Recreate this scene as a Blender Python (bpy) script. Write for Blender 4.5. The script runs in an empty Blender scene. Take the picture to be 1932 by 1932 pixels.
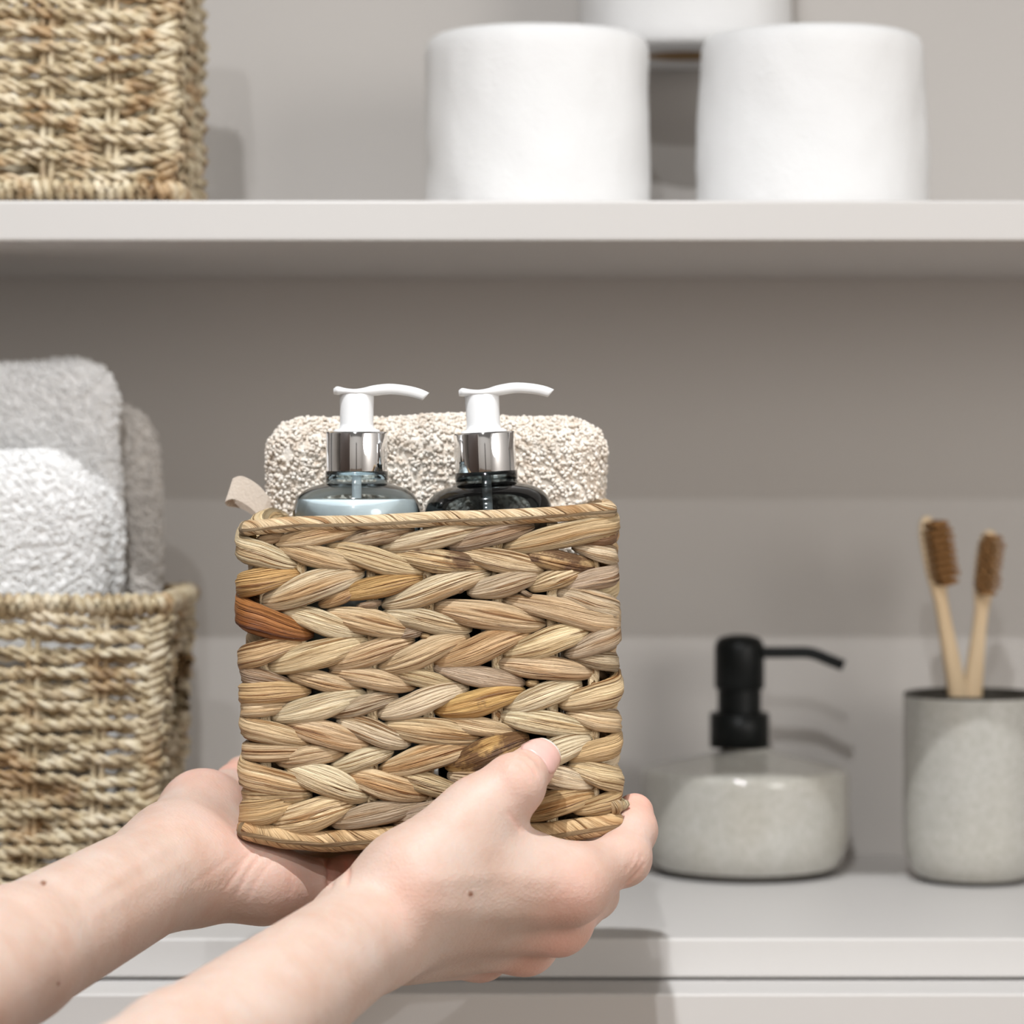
import bpy, math, random
import numpy as np
from mathutils import Vector, Matrix

random.seed(7)
rng = np.random.default_rng(11)
S = bpy.context.scene
C = S.collection

# ------------------------------------------------------------------ camera, world, lamps, exposure
FPX = 5735.0          # focal length in pixels of a 1932 px frame
CAMY = -1.34          # camera distance in front of the shelf edge (shelf front plane is y = 0)
EYE = 860.0           # picture row of the eye level
cam_d = bpy.data.cameras.new('camera')
cam = bpy.data.objects.new('camera', cam_d); C.objects.link(cam)
cam.location = (0, CAMY, 0); cam.rotation_euler = (math.pi / 2, 0, 0)
cam_d.sensor_width = 36.0; cam_d.lens = 36.0 * FPX / 1932.0
cam_d.shift_y = -(966.0 - EYE) / 1932.0
cam_d.dof.use_dof = True; cam_d.dof.focus_distance = 1.150; cam_d.dof.aperture_fstop = 8.5
cam_d.clip_start = 0.05
S.camera = cam

w = bpy.data.worlds.new('room_light'); S.world = w; w.use_nodes = True
bg = w.node_tree.nodes['Background']
bg.inputs[0].default_value = (1.0, 0.94, 0.875, 1); bg.inputs[1].default_value = 0.16

def lamp(name, loc, energy, radius, col=(1, 1, 1), cone=None):
    d = bpy.data.lights.new(name, 'SPOT' if cone else 'POINT')      # ceiling downlights and one added fill; a spot shines straight down
    if cone: d.spot_size = math.radians(cone); d.spot_blend = 1.0
    d.energy = energy; d.shadow_soft_size = radius; d.color = col
    o = bpy.data.objects.new(name, d); C.objects.link(o); o.location = loc
    return o
lamp('ceiling_spot_first', (-0.15, -0.83, 1.35), 140.0, 0.011, (0.965, 0.985, 1.0), 102)
lamp('ceiling_spot_second', (-0.17, -1.80, 1.33), 62.0, 0.010, (0.985, 0.992, 1.0))
lamp('ceiling_spot_third', (-0.24, -3.02, 1.37), 46.0, 0.013, (0.985, 0.992, 1.0))
lamp('niche_fill_light', (1.30, -1.90, 0.35), 52.0, 0.38, (1.0, 0.97, 0.93))  # invented soft fill from the right, added to brighten the niche

S.view_settings.view_transform = 'Standard'; S.view_settings.look = 'None'
S.view_settings.gamma = 1.0; S.view_settings.use_curve_mapping = False
S.view_settings.exposure = -0.08

# ------------------------------------------------------------------ helpers
def P(px, py, y):
    """point at depth y (metres behind the shelf front) seen at a picture position"""
    s = (y - CAMY) / FPX
    return np.array(((px - 966.0) * s, y, (EYE - py) * s))

def srgb(r, g, b):
    f = lambda c: (c / 255 / 12.92) if c <= 10 else ((c / 255 + 0.055) / 1.055) ** 2.4
    return (f(r), f(g), f(b), 1.0)

class NT:
    def __init__(s, name):
        s.m = bpy.data.materials.new(name); s.m.use_nodes = True
        s.t = s.m.node_tree; s.b = s.t.nodes['Principled BSDF']
    def n(s, kind, **kw):
        o = s.t.nodes.new(kind)
        for k, v in kw.items():
            if k.startswith('i_'):
                key = k[2:]; key = int(key) if key.isdigit() else key.replace('_', ' ')
                o.inputs[key].default_value = v
            else: setattr(o, k, v)
        return o
    def l(s, a, b): s.t.links.new(a, b)
    def set(s, **kw):
        for k, v in kw.items(): s.b.inputs[k.replace('_', ' ')].default_value = v
        return s
    def ramp(s, fac, stops):
        r = s.n('ShaderNodeValToRGB'); e = r.color_ramp.elements
        while len(e) < len(stops): e.new(0.5)
        for q, (p, c) in zip(e, stops): q.position = p; q.color = c if len(c) == 4 else (*c, 1)
        s.l(fac, r.inputs[0]); return r.outputs[0]
    def noise(s, vec, scale, detail=3, rough=0.5, dist=0.0):
        o = s.n('ShaderNodeTexNoise'); o.inputs['Scale'].default_value = scale; o.inputs['Detail'].default_value = detail
        o.inputs['Roughness'].default_value = rough; o.inputs['Distortion'].default_value = dist
        if vec is not None: s.l(vec, o.inputs['Vector'])
        return o.outputs['Fac']
    def coord(s, kind='Object', scale=None):
        o = s.n('ShaderNodeTexCoord').outputs[kind]
        if scale:
            m = s.n('ShaderNodeMapping'); m.inputs['Scale'].default_value = scale; s.l(o, m.inputs['Vector']); return m.outputs[0]
        return o
    def mix(s, fac, a, b, mode='MIX'):
        o = s.n('ShaderNodeMix', data_type='RGBA', blend_type=mode)
        for sock, v in ((o.inputs[0], fac), (o.inputs[6], a), (o.inputs[7], b)):
            if isinstance(v, bpy.types.NodeSocket): s.l(v, sock)
            else: sock.default_value = v
        return o.outputs[2]
    def math(s, op, a, b=0.0):
        o = s.n('ShaderNodeMath', operation=op)
        for sock, v in ((o.inputs[0], a), (o.inputs[1], b)):
            if isinstance(v, bpy.types.NodeSocket): s.l(v, sock)
            else: sock.default_value = v
        return o.outputs[0]
    def bump(s, h, strength, dist=0.001):
        o = s.n('ShaderNodeBump'); o.inputs['Strength'].default_value = strength; o.inputs['Distance'].default_value = dist
        s.l(h, o.inputs['Height']); s.l(o.outputs[0], s.b.inputs['Normal']); return o
    def base(s, c): s.l(c, s.b.inputs['Base Color'])

def mesh(name, V, F, smooth=True, uv=None):
    me = bpy.data.meshes.new(name)
    V = np.asarray(V, dtype=np.float32)
    if isinstance(F, np.ndarray):
        k = F.shape[1]; me.vertices.add(len(V)); me.vertices.foreach_set('co', V.ravel())
        me.loops.add(F.size); me.loops.foreach_set('vertex_index', F.ravel().astype(np.int32))
        me.polygons.add(len(F)); me.polygons.foreach_set('loop_start', np.arange(0, F.size, k, dtype=np.int32))
        me.update(calc_edges=True); me.validate()
    else:
        me.from_pydata([tuple(v) for v in V], [], F); me.update()
    if smooth: me.polygons.foreach_set('use_smooth', np.ones(len(me.polygons), dtype=bool))
    if uv is not None:
        lay = me.uv_layers.new(name='UVMap')
        li = np.zeros(len(me.loops), dtype=np.int32); me.loops.foreach_get('vertex_index', li)
        lay.data.foreach_set('uv', np.asarray(uv, dtype=np.float32)[li].ravel())
    return me

def obj(name, me, mat, parent=None):
    if mat is not None and not me.materials: me.materials.append(mat)
    o = bpy.data.objects.new(name, me); C.objects.link(o)
    if parent is not None: o.parent = parent
    return o
def empty(name, label, cat, group=None):
    o = bpy.data.objects.new(name, None); C.objects.link(o); o.empty_display_size = 0.02
    return tag(o, label, cat, group)
def tag(o, label, cat, group=None, kind=None):
    o['label'] = label
    if cat: o['category'] = cat
    if group: o['group'] = group
    if kind: o['kind'] = kind
    return o
def root_at(o, loc):
    """give a root its base point; children were built in world space"""
    o.location = loc
    M = Matrix.Translation(Vector(loc)).inverted()
    for c in o.children: c.matrix_parent_inverse = M
    return o

def box(lo, hi, bev=0.0, seg=2):
    import bmesh
    bm = bmesh.new(); bmesh.ops.create_cube(bm, size=1.0)
    lo = np.array(lo); hi = np.array(hi)
    for v in bm.verts: v.co = Vector(lo + (np.array(v.co) + 0.5) * (hi - lo))
    if bev: bmesh.ops.bevel(bm, geom=list(bm.edges), offset=bev, segments=seg, affect='EDGES', profile=0.5)
    me = bpy.data.meshes.new('box'); bm.to_mesh(me); bm.free()
    return me

def ring_faces(M, K, base=0, close=False):
    i = np.arange(M if close else M - 1)[:, None]; j = np.arange(K)[None, :]
    a = i * K + j; b = i * K + (j + 1) % K; c = ((i + 1) % M) * K + (j + 1) % K; d = ((i + 1) % M) * K + j
    return (np.stack([a, b, c, d], -1).reshape(-1, 4) + base)

def lathe(name, prof, n=64, centre=(0, 0, 0), jitter=None):
    prof = np.array(prof, dtype=float); th = np.linspace(0, 2 * np.pi, n, endpoint=False)
    r = prof[:, 0][:, None]; z = prof[:, 1][:, None]
    V = np.stack([r * np.cos(th), r * np.sin(th), z + 0 * th], -1).reshape(-1, 3) + np.array(centre)
    F = ring_faces(len(prof), n)[:, ::1]
    return mesh(name, V, F)

def smooth_profile(pts, n=6):
    """Catmull-Rom through (r, z) points"""
    p = np.array(pts, float); q = np.vstack([2 * p[0] - p[1], p, 2 * p[-1] - p[-2]]); out = []
    for i in range(1, len(q) - 2):
        for t in np.linspace(0, 1, n, endpoint=False):
            a, b, c, d = q[i - 1], q[i], q[i + 1], q[i + 2]
            out.append(0.5 * ((2 * b) + (c - a) * t + (2 * a - 5 * b + 4 * c - d) * t * t + (3 * b - a - 3 * c + d) * t ** 3))
    out.append(p[-1]); return np.array(out)

def tube(path, rad, K=8, flat=None, caps=True):
    """tube along a polyline; rad scalar or array; returns V, F(list) """
    p = np.asarray(path, float); N = len(p); rad = np.broadcast_to(np.asarray(rad, float), (N,))
    t = np.gradient(p, axis=0); t /= np.linalg.norm(t, axis=1)[:, None] + 1e-12
    ref = np.array((0, 0, 1.0)); 
    if abs(t[N // 2] @ ref) > 0.9: ref = np.array((0, -1.0, 0))
    nn = ref - t * (t @ ref)[:, None]; nn /= np.linalg.norm(nn, axis=1)[:, None] + 1e-12
    bb = np.cross(t, nn)
    th = np.linspace(0, 2 * np.pi, K, endpoint=False)
    V = p[:, None] + rad[:, None, None] * (np.cos(th)[None, :, None] * nn[:, None] + np.sin(th)[None, :, None] * bb[:, None])
    V = V.reshape(-1, 3); F = ring_faces(N, K)
    if caps:
        V = np.vstack([V, p[0], p[-1]]); j = np.arange(K); k2 = (j + 1) % K
        c0 = np.stack([np.full(K, N * K), k2, j, j], -1); c1 = np.stack([np.full(K, N * K + 1), (N - 1) * K + j, (N - 1) * K + k2, (N - 1) * K + k2], -1)
        F = [list(f) for f in F] + [list(f[:3]) for f in c0] + [list(f[:3]) for f in c1]
    return V, F

# value noise -------------------------------------------------------
def _hash(i, j, k):
    n = (i * 374761393 + j * 668265263 + k * 1274126177) & 0x7fffffff
    n = ((n ^ (n >> 13)) * 1274126177) & 0x7fffffff
    return ((n ^ (n >> 16)) & 0xffff) / 65535.0
def vnoise(p):
    p = np.asarray(p, float); i = np.floor(p).astype(np.int64); f = p - i; f = f * f * (3 - 2 * f); out = 0
    for dx in (0, 1):
        for dy in (0, 1):
            for dz in (0, 1):
                wgt = (f[:, 0] if dx else 1 - f[:, 0]) * (f[:, 1] if dy else 1 - f[:, 1]) * (f[:, 2] if dz else 1 - f[:, 2])
                out = out + wgt * _hash(i[:, 0] + dx, i[:, 1] + dy, i[:, 2] + dz)
    return out

def rounded_slab(name, centre, half, rv, res, disp, scale, uneven=0.0, seed=0):
    """soft cuboid with rounded edges, displaced into cloth loops"""
    h = np.array(half, float); rv = np.minimum(np.array(rv, float), h * 0.999)
    Vs, Fs, base = [], [], 0
    for ax in range(3):
        u, v = (ax + 1) % 3, (ax + 2) % 3
        nu = max(6, int(2 * h[u] / res)); nv = max(6, int(2 * h[v] / res))
        a = np.linspace(-1, 1, nu); b = np.linspace(-1, 1, nv); A, B = np.meshgrid(a, b, indexing='ij')
        for sgn in (-1, 1):
            q = np.zeros((nu, nv, 3)); q[..., ax] = sgn * h[ax]; q[..., u] = A * h[u]; q[..., v] = B * h[v]
            Vs.append(q.reshape(-1, 3))
            i = np.arange(nu - 1)[:, None] * nv + np.arange(nv - 1)[None]; 
            f = np.stack([i, i + nv, i + nv + 1, i + 1], -1).reshape(-1, 4)
            if sgn < 0: f = f[:, ::-1]
            Fs.append(f + base); base += nu * nv
    q = np.vstack(Vs); F = np.vstack(Fs)
    key = np.round(q / (res * 0.02)).astype(np.int64)
    _, first, inv = np.unique(key, axis=0, return_index=True, return_inverse=True)
    q = q[first]; F = inv.reshape(-1)[F]
    inner = np.clip(q, -(h - rv), h - rv); d = (q - inner) / rv; L = np.linalg.norm(d, axis=1)[:, None] + 1e-9
    d = d / L; p = inner + d * rv; nrm = d / rv; nrm /= np.linalg.norm(nrm, axis=1)[:, None] + 1e-9
    w_ = p + np.array(centre)
    n1 = vnoise(w_ / scale + seed * 17.3); n2 = vnoise(w_ / (scale * 0.5) + 5.1 + seed)
    big = vnoise(w_ / 0.035 + 9.7 + seed) - 0.5
    p = p + nrm * ((np.abs(n1 - 0.5) * 2 * disp + (n2 - 0.5) * disp * 0.8 + big * uneven)[:, None])
    return mesh(name, p + np.array(centre), F)

def pile(me, zmin, pitch, kind, seed=0):
    """terry pile: short bent tufts or round loops standing on a cloth mesh, above height zmin"""
    g = np.random.default_rng(seed); n = len(me.polygons)
    c = np.zeros(n * 3, np.float32); me.polygons.foreach_get('center', c); c = c.reshape(-1, 3).astype(float)
    a = np.zeros(n, np.float32); me.polygons.foreach_get('area', a); nr = np.zeros(n * 3, np.float32); me.polygons.foreach_get('normal', nr); nr = nr.reshape(-1, 3).astype(float)
    w_ = a * (c[:, 2] > zmin); N = int(w_.sum() / pitch ** 2 * (1.0 if kind == 'tuft' else 1.5)); i = g.choice(n, N, p=(w_ / w_.sum()).astype(float) / (w_ / w_.sum()).astype(float).sum())
    p = c[i] + (g.random((N, 3)) - 0.5) * pitch; nn = nr[i] + (g.random((N, 3)) - 0.5) * (0.9 if kind == 'tuft' else 0.5); nn /= np.linalg.norm(nn, axis=1)[:, None]
    t = np.cross(nn, g.random((N, 3)) - 0.5); t /= np.linalg.norm(t, axis=1)[:, None] + 1e-9; b = np.cross(nn, t)
    if kind == 'tuft':
        L = pitch * (1.3 + 0.9 * g.random(N)); rad = pitch * (0.34 + 0.2 * g.random(N)); rows = []
        for q, rr, bend in ((-0.3, 1.0, 0.0), (0.45, 0.9, 0.10), (0.85, 0.55, 0.30)):
            for k in range(4):
                an = k * math.pi / 2; rows.append(p + nn * (L * q)[:, None] + t * (L * bend)[:, None] + (rad * rr)[:, None] * (math.cos(an) * t + math.sin(an) * b))
        rows.append(p + nn * (L * 1.0)[:, None] + t * (L * 0.45)[:, None]); V = np.stack(rows, 1); K = 13
        F = [(4 * l + k, 4 * l + (k + 1) % 4, 4 * l + 4 + (k + 1) % 4, 4 * l + 4 + k) for l in range(2) for k in range(4)] + [(8 + k, 8 + (k + 1) % 4, 12, 12) for k in range(4)]
        F4 = np.array(F[:8]); F3 = np.array([f[:3] for f in F[8:]])
    else:
        ph = (1 + 5 ** .5) / 2
        ico = np.array([(-1, ph, 0), (1, ph, 0), (-1, -ph, 0), (1, -ph, 0), (0, -1, ph), (0, 1, ph), (0, -1, -ph), (0, 1, -ph), (ph, 0, -1), (ph, 0, 1), (-ph, 0, -1), (-ph, 0, 1)]) / 1.902
        F3 = np.array([(0, 11, 5), (0, 5, 1), (0, 1, 7), (0, 7, 10), (0, 10, 11), (1, 5, 9), (5, 11, 4), (11, 10, 2), (10, 7, 6), (7, 1, 8), (3, 9, 4), (3, 4, 2), (3, 2, 6), (3, 6, 8), (3, 8, 9), (4, 9, 5), (2, 4, 11), (6, 2, 10), (8, 6, 7), (9, 8, 1)]); F4 = None
        r1 = pitch * (0.55 + 0.3 * g.random(N)); r2 = pitch * (0.42 + 0.2 * g.random(N)); K = 12
        V = p[:, None] + nn[:, None] * (pitch * 0.25) + (r1[:, None, None] * ico[None, :, 0:1]) * t[:, None] + (r2[:, None, None] * ico[None, :, 1:2]) * b[:, None] + (r2[:, None, None] * ico[None, :, 2:3]) * nn[:, None]
    V = V.reshape(-1, 3); off = (np.arange(N) * K)[:, None, None]; tri = (F3[None] + off).reshape(-1, 3)
    if F4 is not None:
        q4 = (F4[None] + off).reshape(-1, 4); tri = np.vstack([tri, q4[:, [0, 1, 2]], q4[:, [0, 2, 3]]])
    return mesh('pile', V, tri)

# ------------------------------------------------------------------ materials
def m_plain(name, col, rough=0.5, bump=None, **kw):
    m = NT(name); m.set(Base_Color=col, Roughness=rough, **kw)
    m.b.inputs['Subsurface Radius'].default_value = (1, 1, 1)
    if bump: m.bump(m.noise(m.coord('Object'), bump[0], 4), bump[1], 0.001)
    return m.m

def mk_laminate(name, col):
    m = NT(name); co = m.coord('Object')
    n = m.noise(co, 3.0, 3)
    m.base(m.mix(n, (col[0] * .97, col[1] * .97, col[2] * .97, 1), col)); m.set(Roughness=0.42)
    m.b.inputs['Specular IOR Level'].default_value = 0.35
    m.bump(m.noise(co, 900, 2), 0.04, 0.0005); return m.m
M_SHELF = mk_laminate('greige_laminate', (0.590, 0.572, 0.556, 1))
M_WALL = mk_laminate('greige_wall', (0.550, 0.522, 0.496, 1))

def mk_leaf():
    m = NT('dried_water_hyacinth'); oi = m.n('ShaderNodeObjectInfo'); uv = m.n('ShaderNodeTexCoord').outputs['UV']
    cm = m.n('ShaderNodeCombineXYZ'); r50 = m.math('MULTIPLY', oi.outputs['Random'], 57.0)
    m.l(r50, cm.inputs[2])
    def v(sx, sy):
        mp = m.n('ShaderNodeMapping'); mp.inputs['Scale'].default_value = (sx, sy, 1); m.l(uv, mp.inputs['Vector'])
        a = m.n('ShaderNodeVectorMath', operation='ADD'); m.l(mp.outputs[0], a.inputs[0]); m.l(cm.outputs[0], a.inputs[1]); return a.outputs[0]
    fib = m.noise(v(40, 1.4), 1.0, 5, 0.62, 0.4); coarse = m.noise(v(9, 0.8), 1.0, 3, 0.5, 0.3); blot = m.noise(v(3.5, 2.4), 1.0, 5, 0.65)
    tone = m.ramp(fib, [(0.26, (0.40, 0.30, 0.21)), (0.40, (0.80, 0.73, 0.63)), (0.52, (1.0, 0.98, 0.95)), (0.75, (1.1, 1.08, 1.05))])
    col = m.mix(1.0, oi.outputs['Color'], tone, 'MULTIPLY')
    t2 = m.ramp(coarse, [(0.30, (0.60, 0.45, 0.31)), (0.48, (0.95, 0.92, 0.88)), (0.6, (1, 1, 1)), (0.8, (1.05, 1.02, 0.98))])
    col = m.mix(1.0, col, t2, 'MULTIPLY')
    th = m.math('SUBTRACT', blot, m.math('SUBTRACT', 0.93, oi.outputs['Alpha']))
    fac = m.n('ShaderNodeClamp'); m.l(m.math('MULTIPLY', th, 9.0), fac.inputs[0])
    fac = m.math('MULTIPLY', fac.outputs[0], 0.85)
    col = m.mix(fac, col, (0.105, 0.042, 0.018, 1))
    crk = m.noise(v(34, 0.9), 1.0, 2, 0.5, 0.25)
    cr = m.ramp(crk, [(0.34, (0, 0, 0)), (0.40, (1, 1, 1))])
    dk = m.n('ShaderNodeMix', data_type='RGBA', blend_type='MULTIPLY'); dk.inputs[0].default_value = 1.0
    m.l(col, dk.inputs[6]); m.l(m.ramp(cr, [(0.0, (0.50, 0.37, 0.26)), (1.0, (1, 1, 1))]), dk.inputs[7]); col = dk.outputs[2]
    m.base(col); m.set(Roughness=0.5); m.b.inputs['Specular IOR Level'].default_value = 0.35
    h = m.math('ADD', m.math('MULTIPLY', fib, 0.6), m.math('ADD', m.math('MULTIPLY', coarse, 0.9), m.math('MULTIPLY', cr, 0.35)))
    m.bump(h, 1.0, 0.0032); return m.m
M_LEAF = mk_leaf()

def mk_grass():
    m = NT('twisted_seagrass'); co = m.coord('Object')
    a = m.noise(co, 140, 3); b = m.noise(co, 45, 3)
    col = m.ramp(a, [(0.3, srgb(150, 130, 104)), (0.46, srgb(198, 181, 152)), (0.6, srgb(220, 207, 184)), (0.8, srgb(232, 222, 204))])
    t = m.ramp(b, [(0.35, (0.66, 0.52, 0.38)), (0.5, (0.92, 0.92, 0.86)), (0.7, (1, 0.99, 0.97))])
    m.base(m.mix(1.0, col, t, 'MULTIPLY')); m.set(Roughness=0.5)
    m.bump(m.noise(co, 900, 3), 0.35, 0.0008); return m.m
M_GRASS = mk_grass()

def mk_skin():
    m = NT('skin'); co = m.coord('Object'); at = m.n('ShaderNodeAttribute', attribute_name='tone')
    sp = m.n('ShaderNodeSeparateColor'); m.l(at.outputs['Color'], sp.inputs[0])
    n = m.noise(co, 55, 4, 0.6); n2 = m.noise(co, 18, 2)
    base = m.ramp(n, [(0.3, (0.51, 0.35, 0.28)), (0.55, (0.545, 0.41, 0.345)), (0.8, (0.56, 0.45, 0.395))])
    red = m.math('MULTIPLY', sp.outputs[0], m.math('ADD', 0.55, m.math('MULTIPLY', n2, 0.8)))
    cl = m.n('ShaderNodeClamp'); m.l(red, cl.inputs[0])
    c = m.mix(cl.outputs[0], base, (0.80, 0.36, 0.27, 1))
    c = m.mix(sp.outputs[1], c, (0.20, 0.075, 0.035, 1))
    c = m.mix(m.math('MULTIPLY', sp.outputs[2], 0.35), c, (0.62, 0.50, 0.50, 1))
    m.base(c); m.set(Roughness=0.52); m.b.inputs['Subsurface Weight'].default_value = 0.35
    m.b.inputs['Subsurface Radius'].default_value = (1.0, 0.36, 0.2); m.b.inputs['Subsurface Scale'].default_value = 0.005
    m.b.inputs['Specular IOR Level'].default_value = 0.32
    vo = m.n('ShaderNodeTexVoronoi'); vo.inputs['Scale'].default_value = 750; m.l(co, vo.inputs['Vector'])
    h = m.math('ADD', m.math('MULTIPLY', vo.outputs['Distance'], 0.5), m.noise(co, 320, 3))
    m.bump(h, 0.30, 0.0006); return m.m
M_SKIN = mk_skin()
M_NAIL = m_plain('nail', (0.70, 0.43, 0.385, 1), 0.25, None, Subsurface_Weight=0.2, Subsurface_Scale=0.002)
M_NAILTIP = m_plain('nail_white', (0.88, 0.84, 0.80, 1), 0.3)

def mk_terry(name, lo, hi, scale, spots=None):
    m = NT(name); co = m.coord('Object'); n = m.noise(co, scale, 4, 0.6)
    st = [(0.32, lo), (0.6, hi)]
    m.base(m.ramp(n, st)); m.set(Roughness=0.95); m.b.inputs['Sheen Weight'].default_value = 0.3
    m.b.inputs['Specular IOR Level'].default_value = 0.1
    m.bump(m.noise(co, scale * 2.5, 4, 0.7), 0.6, 0.0015); return m.m
M_TERRY = mk_terry('white_terry', (0.93, 0.925, 0.92, 1), (0.97, 0.965, 0.96, 1), 300)
M_BOUCLE = mk_terry('beige_loops', srgb(214, 199, 182), srgb(238, 231, 221), 260)
M_RIBBON = m_plain('ribbon', srgb(205, 192, 178), 0.8, (900, .3))

def mk_paper():
    m = NT('tissue_paper'); co = m.coord('Object'); m.set(Base_Color=(0.77, 0.768, 0.768, 1), Roughness=0.95)
    m.b.inputs['Specular IOR Level'].default_value = 0.1; m.b.inputs['Subsurface Weight'].default_value = 0.0; m.b.inputs['Subsurface Scale'].default_value = 0.005
    vo = m.n('ShaderNodeTexVoronoi'); vo.inputs['Scale'].default_value = 520; m.l(co, vo.inputs['Vector'])
    m.bump(m.math('ADD', vo.outputs['Distance'], m.noise(co, 90, 3)), 0.25, 0.001); return m.m
M_PAPER = mk_paper(); M_CARD = m_plain('cardboard', srgb(170, 140, 105), 0.9)
M_CHROME = m_plain('chrome', (0.86, 0.86, 0.87, 1), 0.06, None, Metallic=1.0)
M_WHITE = m_plain('white_plastic', (0.76, 0.765, 0.77, 1), 0.35, None, Subsurface_Weight=0.15, Subsurface_Scale=0.004)
M_BLACK = m_plain('black_plastic', (0.004, 0.005, 0.005, 1), 0.42, None, Specular_IOR_Level=0.22)
def mk_thin(name, tint, ior):
    m = NT(name); t = m.t; tr = m.n('ShaderNodeBsdfTransparent'); tr.inputs[0].default_value = tint
    gl = m.n('ShaderNodeBsdfGlossy'); gl.inputs['Roughness'].default_value = 0.07; gl.inputs[0].default_value = (1, 1, 1, 1)
    fr_n = m.n('ShaderNodeFresnel'); fr_n.inputs[0].default_value = ior
    mx = m.n('ShaderNodeMixShader'); m.l(fr_n.outputs[0], mx.inputs[0]); m.l(tr.outputs[0], mx.inputs[1]); m.l(gl.outputs[0], mx.inputs[2])
    m.l(mx.outputs[0], t.nodes['Material Output'].inputs['Surface']); return m.m
M_CLEAR = mk_thin('clear_plastic', (0.84, 0.90, 0.92, 1), 1.45)
M_SMOKE = mk_thin('smoked_plastic', (0.44, 0.485, 0.50, 1), 1.45)
M_LOTION = m_plain('milky_lotion', (0.86, 0.89, 0.90, 1), 0.25, None, Transmission_Weight=0.1, Subsurface_Weight=0.3, Subsurface_Scale=0.01)
M_DARKLIQ = m_plain('dark_gel', (0.035, 0.042, 0.045, 1), 0.15, None, Transmission_Weight=0.3)

def mk_ceramic():
    m = NT('speckled_grey_glaze'); co = m.coord('Object')
    st = m.n('ShaderNodeMapping'); st.inputs['Scale'].default_value = (1, 1, 0.9); m.l(co, st.inputs[0])
    n = m.noise(st.outputs[0], 420, 4, 0.65); b = m.noise(co, 28, 3)
    c = m.ramp(n, [(0.3, srgb(168, 166, 158)), (0.5, srgb(180, 178, 171)), (0.72, srgb(192, 190, 185))])
    t = m.ramp(b, [(0.3, (0.95, 0.93, 0.90)), (0.6, (1, 1, 1))])
    m.base(m.mix(1.0, c, t, 'MULTIPLY')); m.set(Roughness=0.13); return m.m
M_CERAMIC = mk_ceramic()
M_CLAY = m_plain('dark_stoneware', srgb(62, 58, 52), 0.55, (300, .2))
def mk_bamboo():
    m = NT('bamboo'); co = m.coord('Object', (90, 90, 9)); n = m.noise(co, 1.0, 4, 0.6)
    m.base(m.ramp(n, [(0.3, srgb(210, 182, 144)), (0.7, srgb(230, 208, 174))])); m.set(Roughness=0.55); return m.m
M_BAMBOO = mk_bamboo(); M_BRISTLE = m_plain('brown_bristles', srgb(142, 100, 54), 0.8, (1500, .6))
M_DARKREFL = m_plain('dark_reflection_panel', srgb(58, 46, 40), 0.5)

# ------------------------------------------------------------------ the setting
WALLY = 0.28
ZS2 = (EYE - 378) / (FPX / 1.34); ZS1 = (EYE - 455) / (FPX / 1.34)     # upper shelf top / underside
ZL2 = -(1770 - EYE) / (FPX / 1.34); ZL1 = -(1845.5 - EYE) / (FPX / 1.34)  # lower shelf top / underside
tag(obj('wall_back', box((-0.9, WALLY, -1.1), (1.2, WALLY + 0.05, 1.0)), M_WALL), 'greige painted back wall behind the open shelves', 'wall', kind='structure')

tag(obj('shelf', box((-0.424, 0, ZS1), (1.1, WALLY - 0.0005, ZS2), 0.0012), M_SHELF), 'upper greige shelf board carrying the toilet rolls', 'shelf', 'greige shelf boards')
tag(obj('shelf', box((-0.424, 0, ZL1), (1.1, WALLY - 0.0005, ZL2), 0.0012), M_SHELF), 'lower greige shelf board carrying the soap dispenser and tumbler', 'shelf', 'greige shelf boards')
tag(obj('side_panel', box((-0.445, 0.0, -0.95), (-0.425, WALLY - 0.0005, 0.9), 0.001), M_SHELF), 'greige upright side panel at the left end of the shelves', 'panel')
cab = empty('base_cabinet', 'greige base cabinet with a flat front directly under the lower shelf', 'cabinet')
obj('body', box((-0.424, 0.0, -0.95), (1.1, WALLY - 0.001, ZL1 - 0.0012), 0.001), M_SHELF, cab)
obj('door', box((-0.425, -0.0315, -0.95), (1.1, -0.0008, ZL1 - 0.0012), 0.0012), M_SHELF, cab)
root_at(cab, (0.3, 0.1, -0.95))

M_ROOM = m_plain('pale_plaster', (0.80, 0.78, 0.75, 1), 0.8)
tag(obj('floor', box((-1.9, -5.2, -1.36), (1.9, 0.28, -1.33)), m_plain('wooden_floor', (0.26, 0.175, 0.115, 1), 0.5)), 'brown wooden floor of the room in front of the shelves', 'floor', kind='structure')
tag(obj('wall_right', box((1.85, -5.2, -1.33), (1.9, 0.28, 1.45)), M_ROOM), 'pale side wall far to the right of the shelves', 'wall', kind='structure')
tag(obj('wall_left', box((-1.9, -5.2, -1.33), (-1.85, 0.28, 1.45)), M_ROOM), 'pale side wall far to the left of the shelves', 'wall', kind='structure')
tag(obj('wall_front', box((-1.9, -5.25, -1.33), (1.9, -5.2, 1.45)), M_ROOM), 'pale wall behind the photographer facing the shelves', 'wall', kind='structure')
tag(obj('reflection_panel', box((-1.25, -2.85, -1.33), (-1.20, -0.75, 1.15), 0.004), M_DARKREFL), 'wide dark brown panel on the left, added for the chrome reflections', 'door', kind='structure')  # unseen dark panel, added to put a wide dark band in the chrome
tag(obj('reflection_strip_1', box((-0.03, -5.195, -1.33), (0.2, -5.15, 0.9), 0.004), M_DARKREFL), 'dark brown strip on the far wall, added for the chrome reflections', 'reflection_strip', kind='structure')  # unseen strip, added for the thin dark line in the chrome

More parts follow.
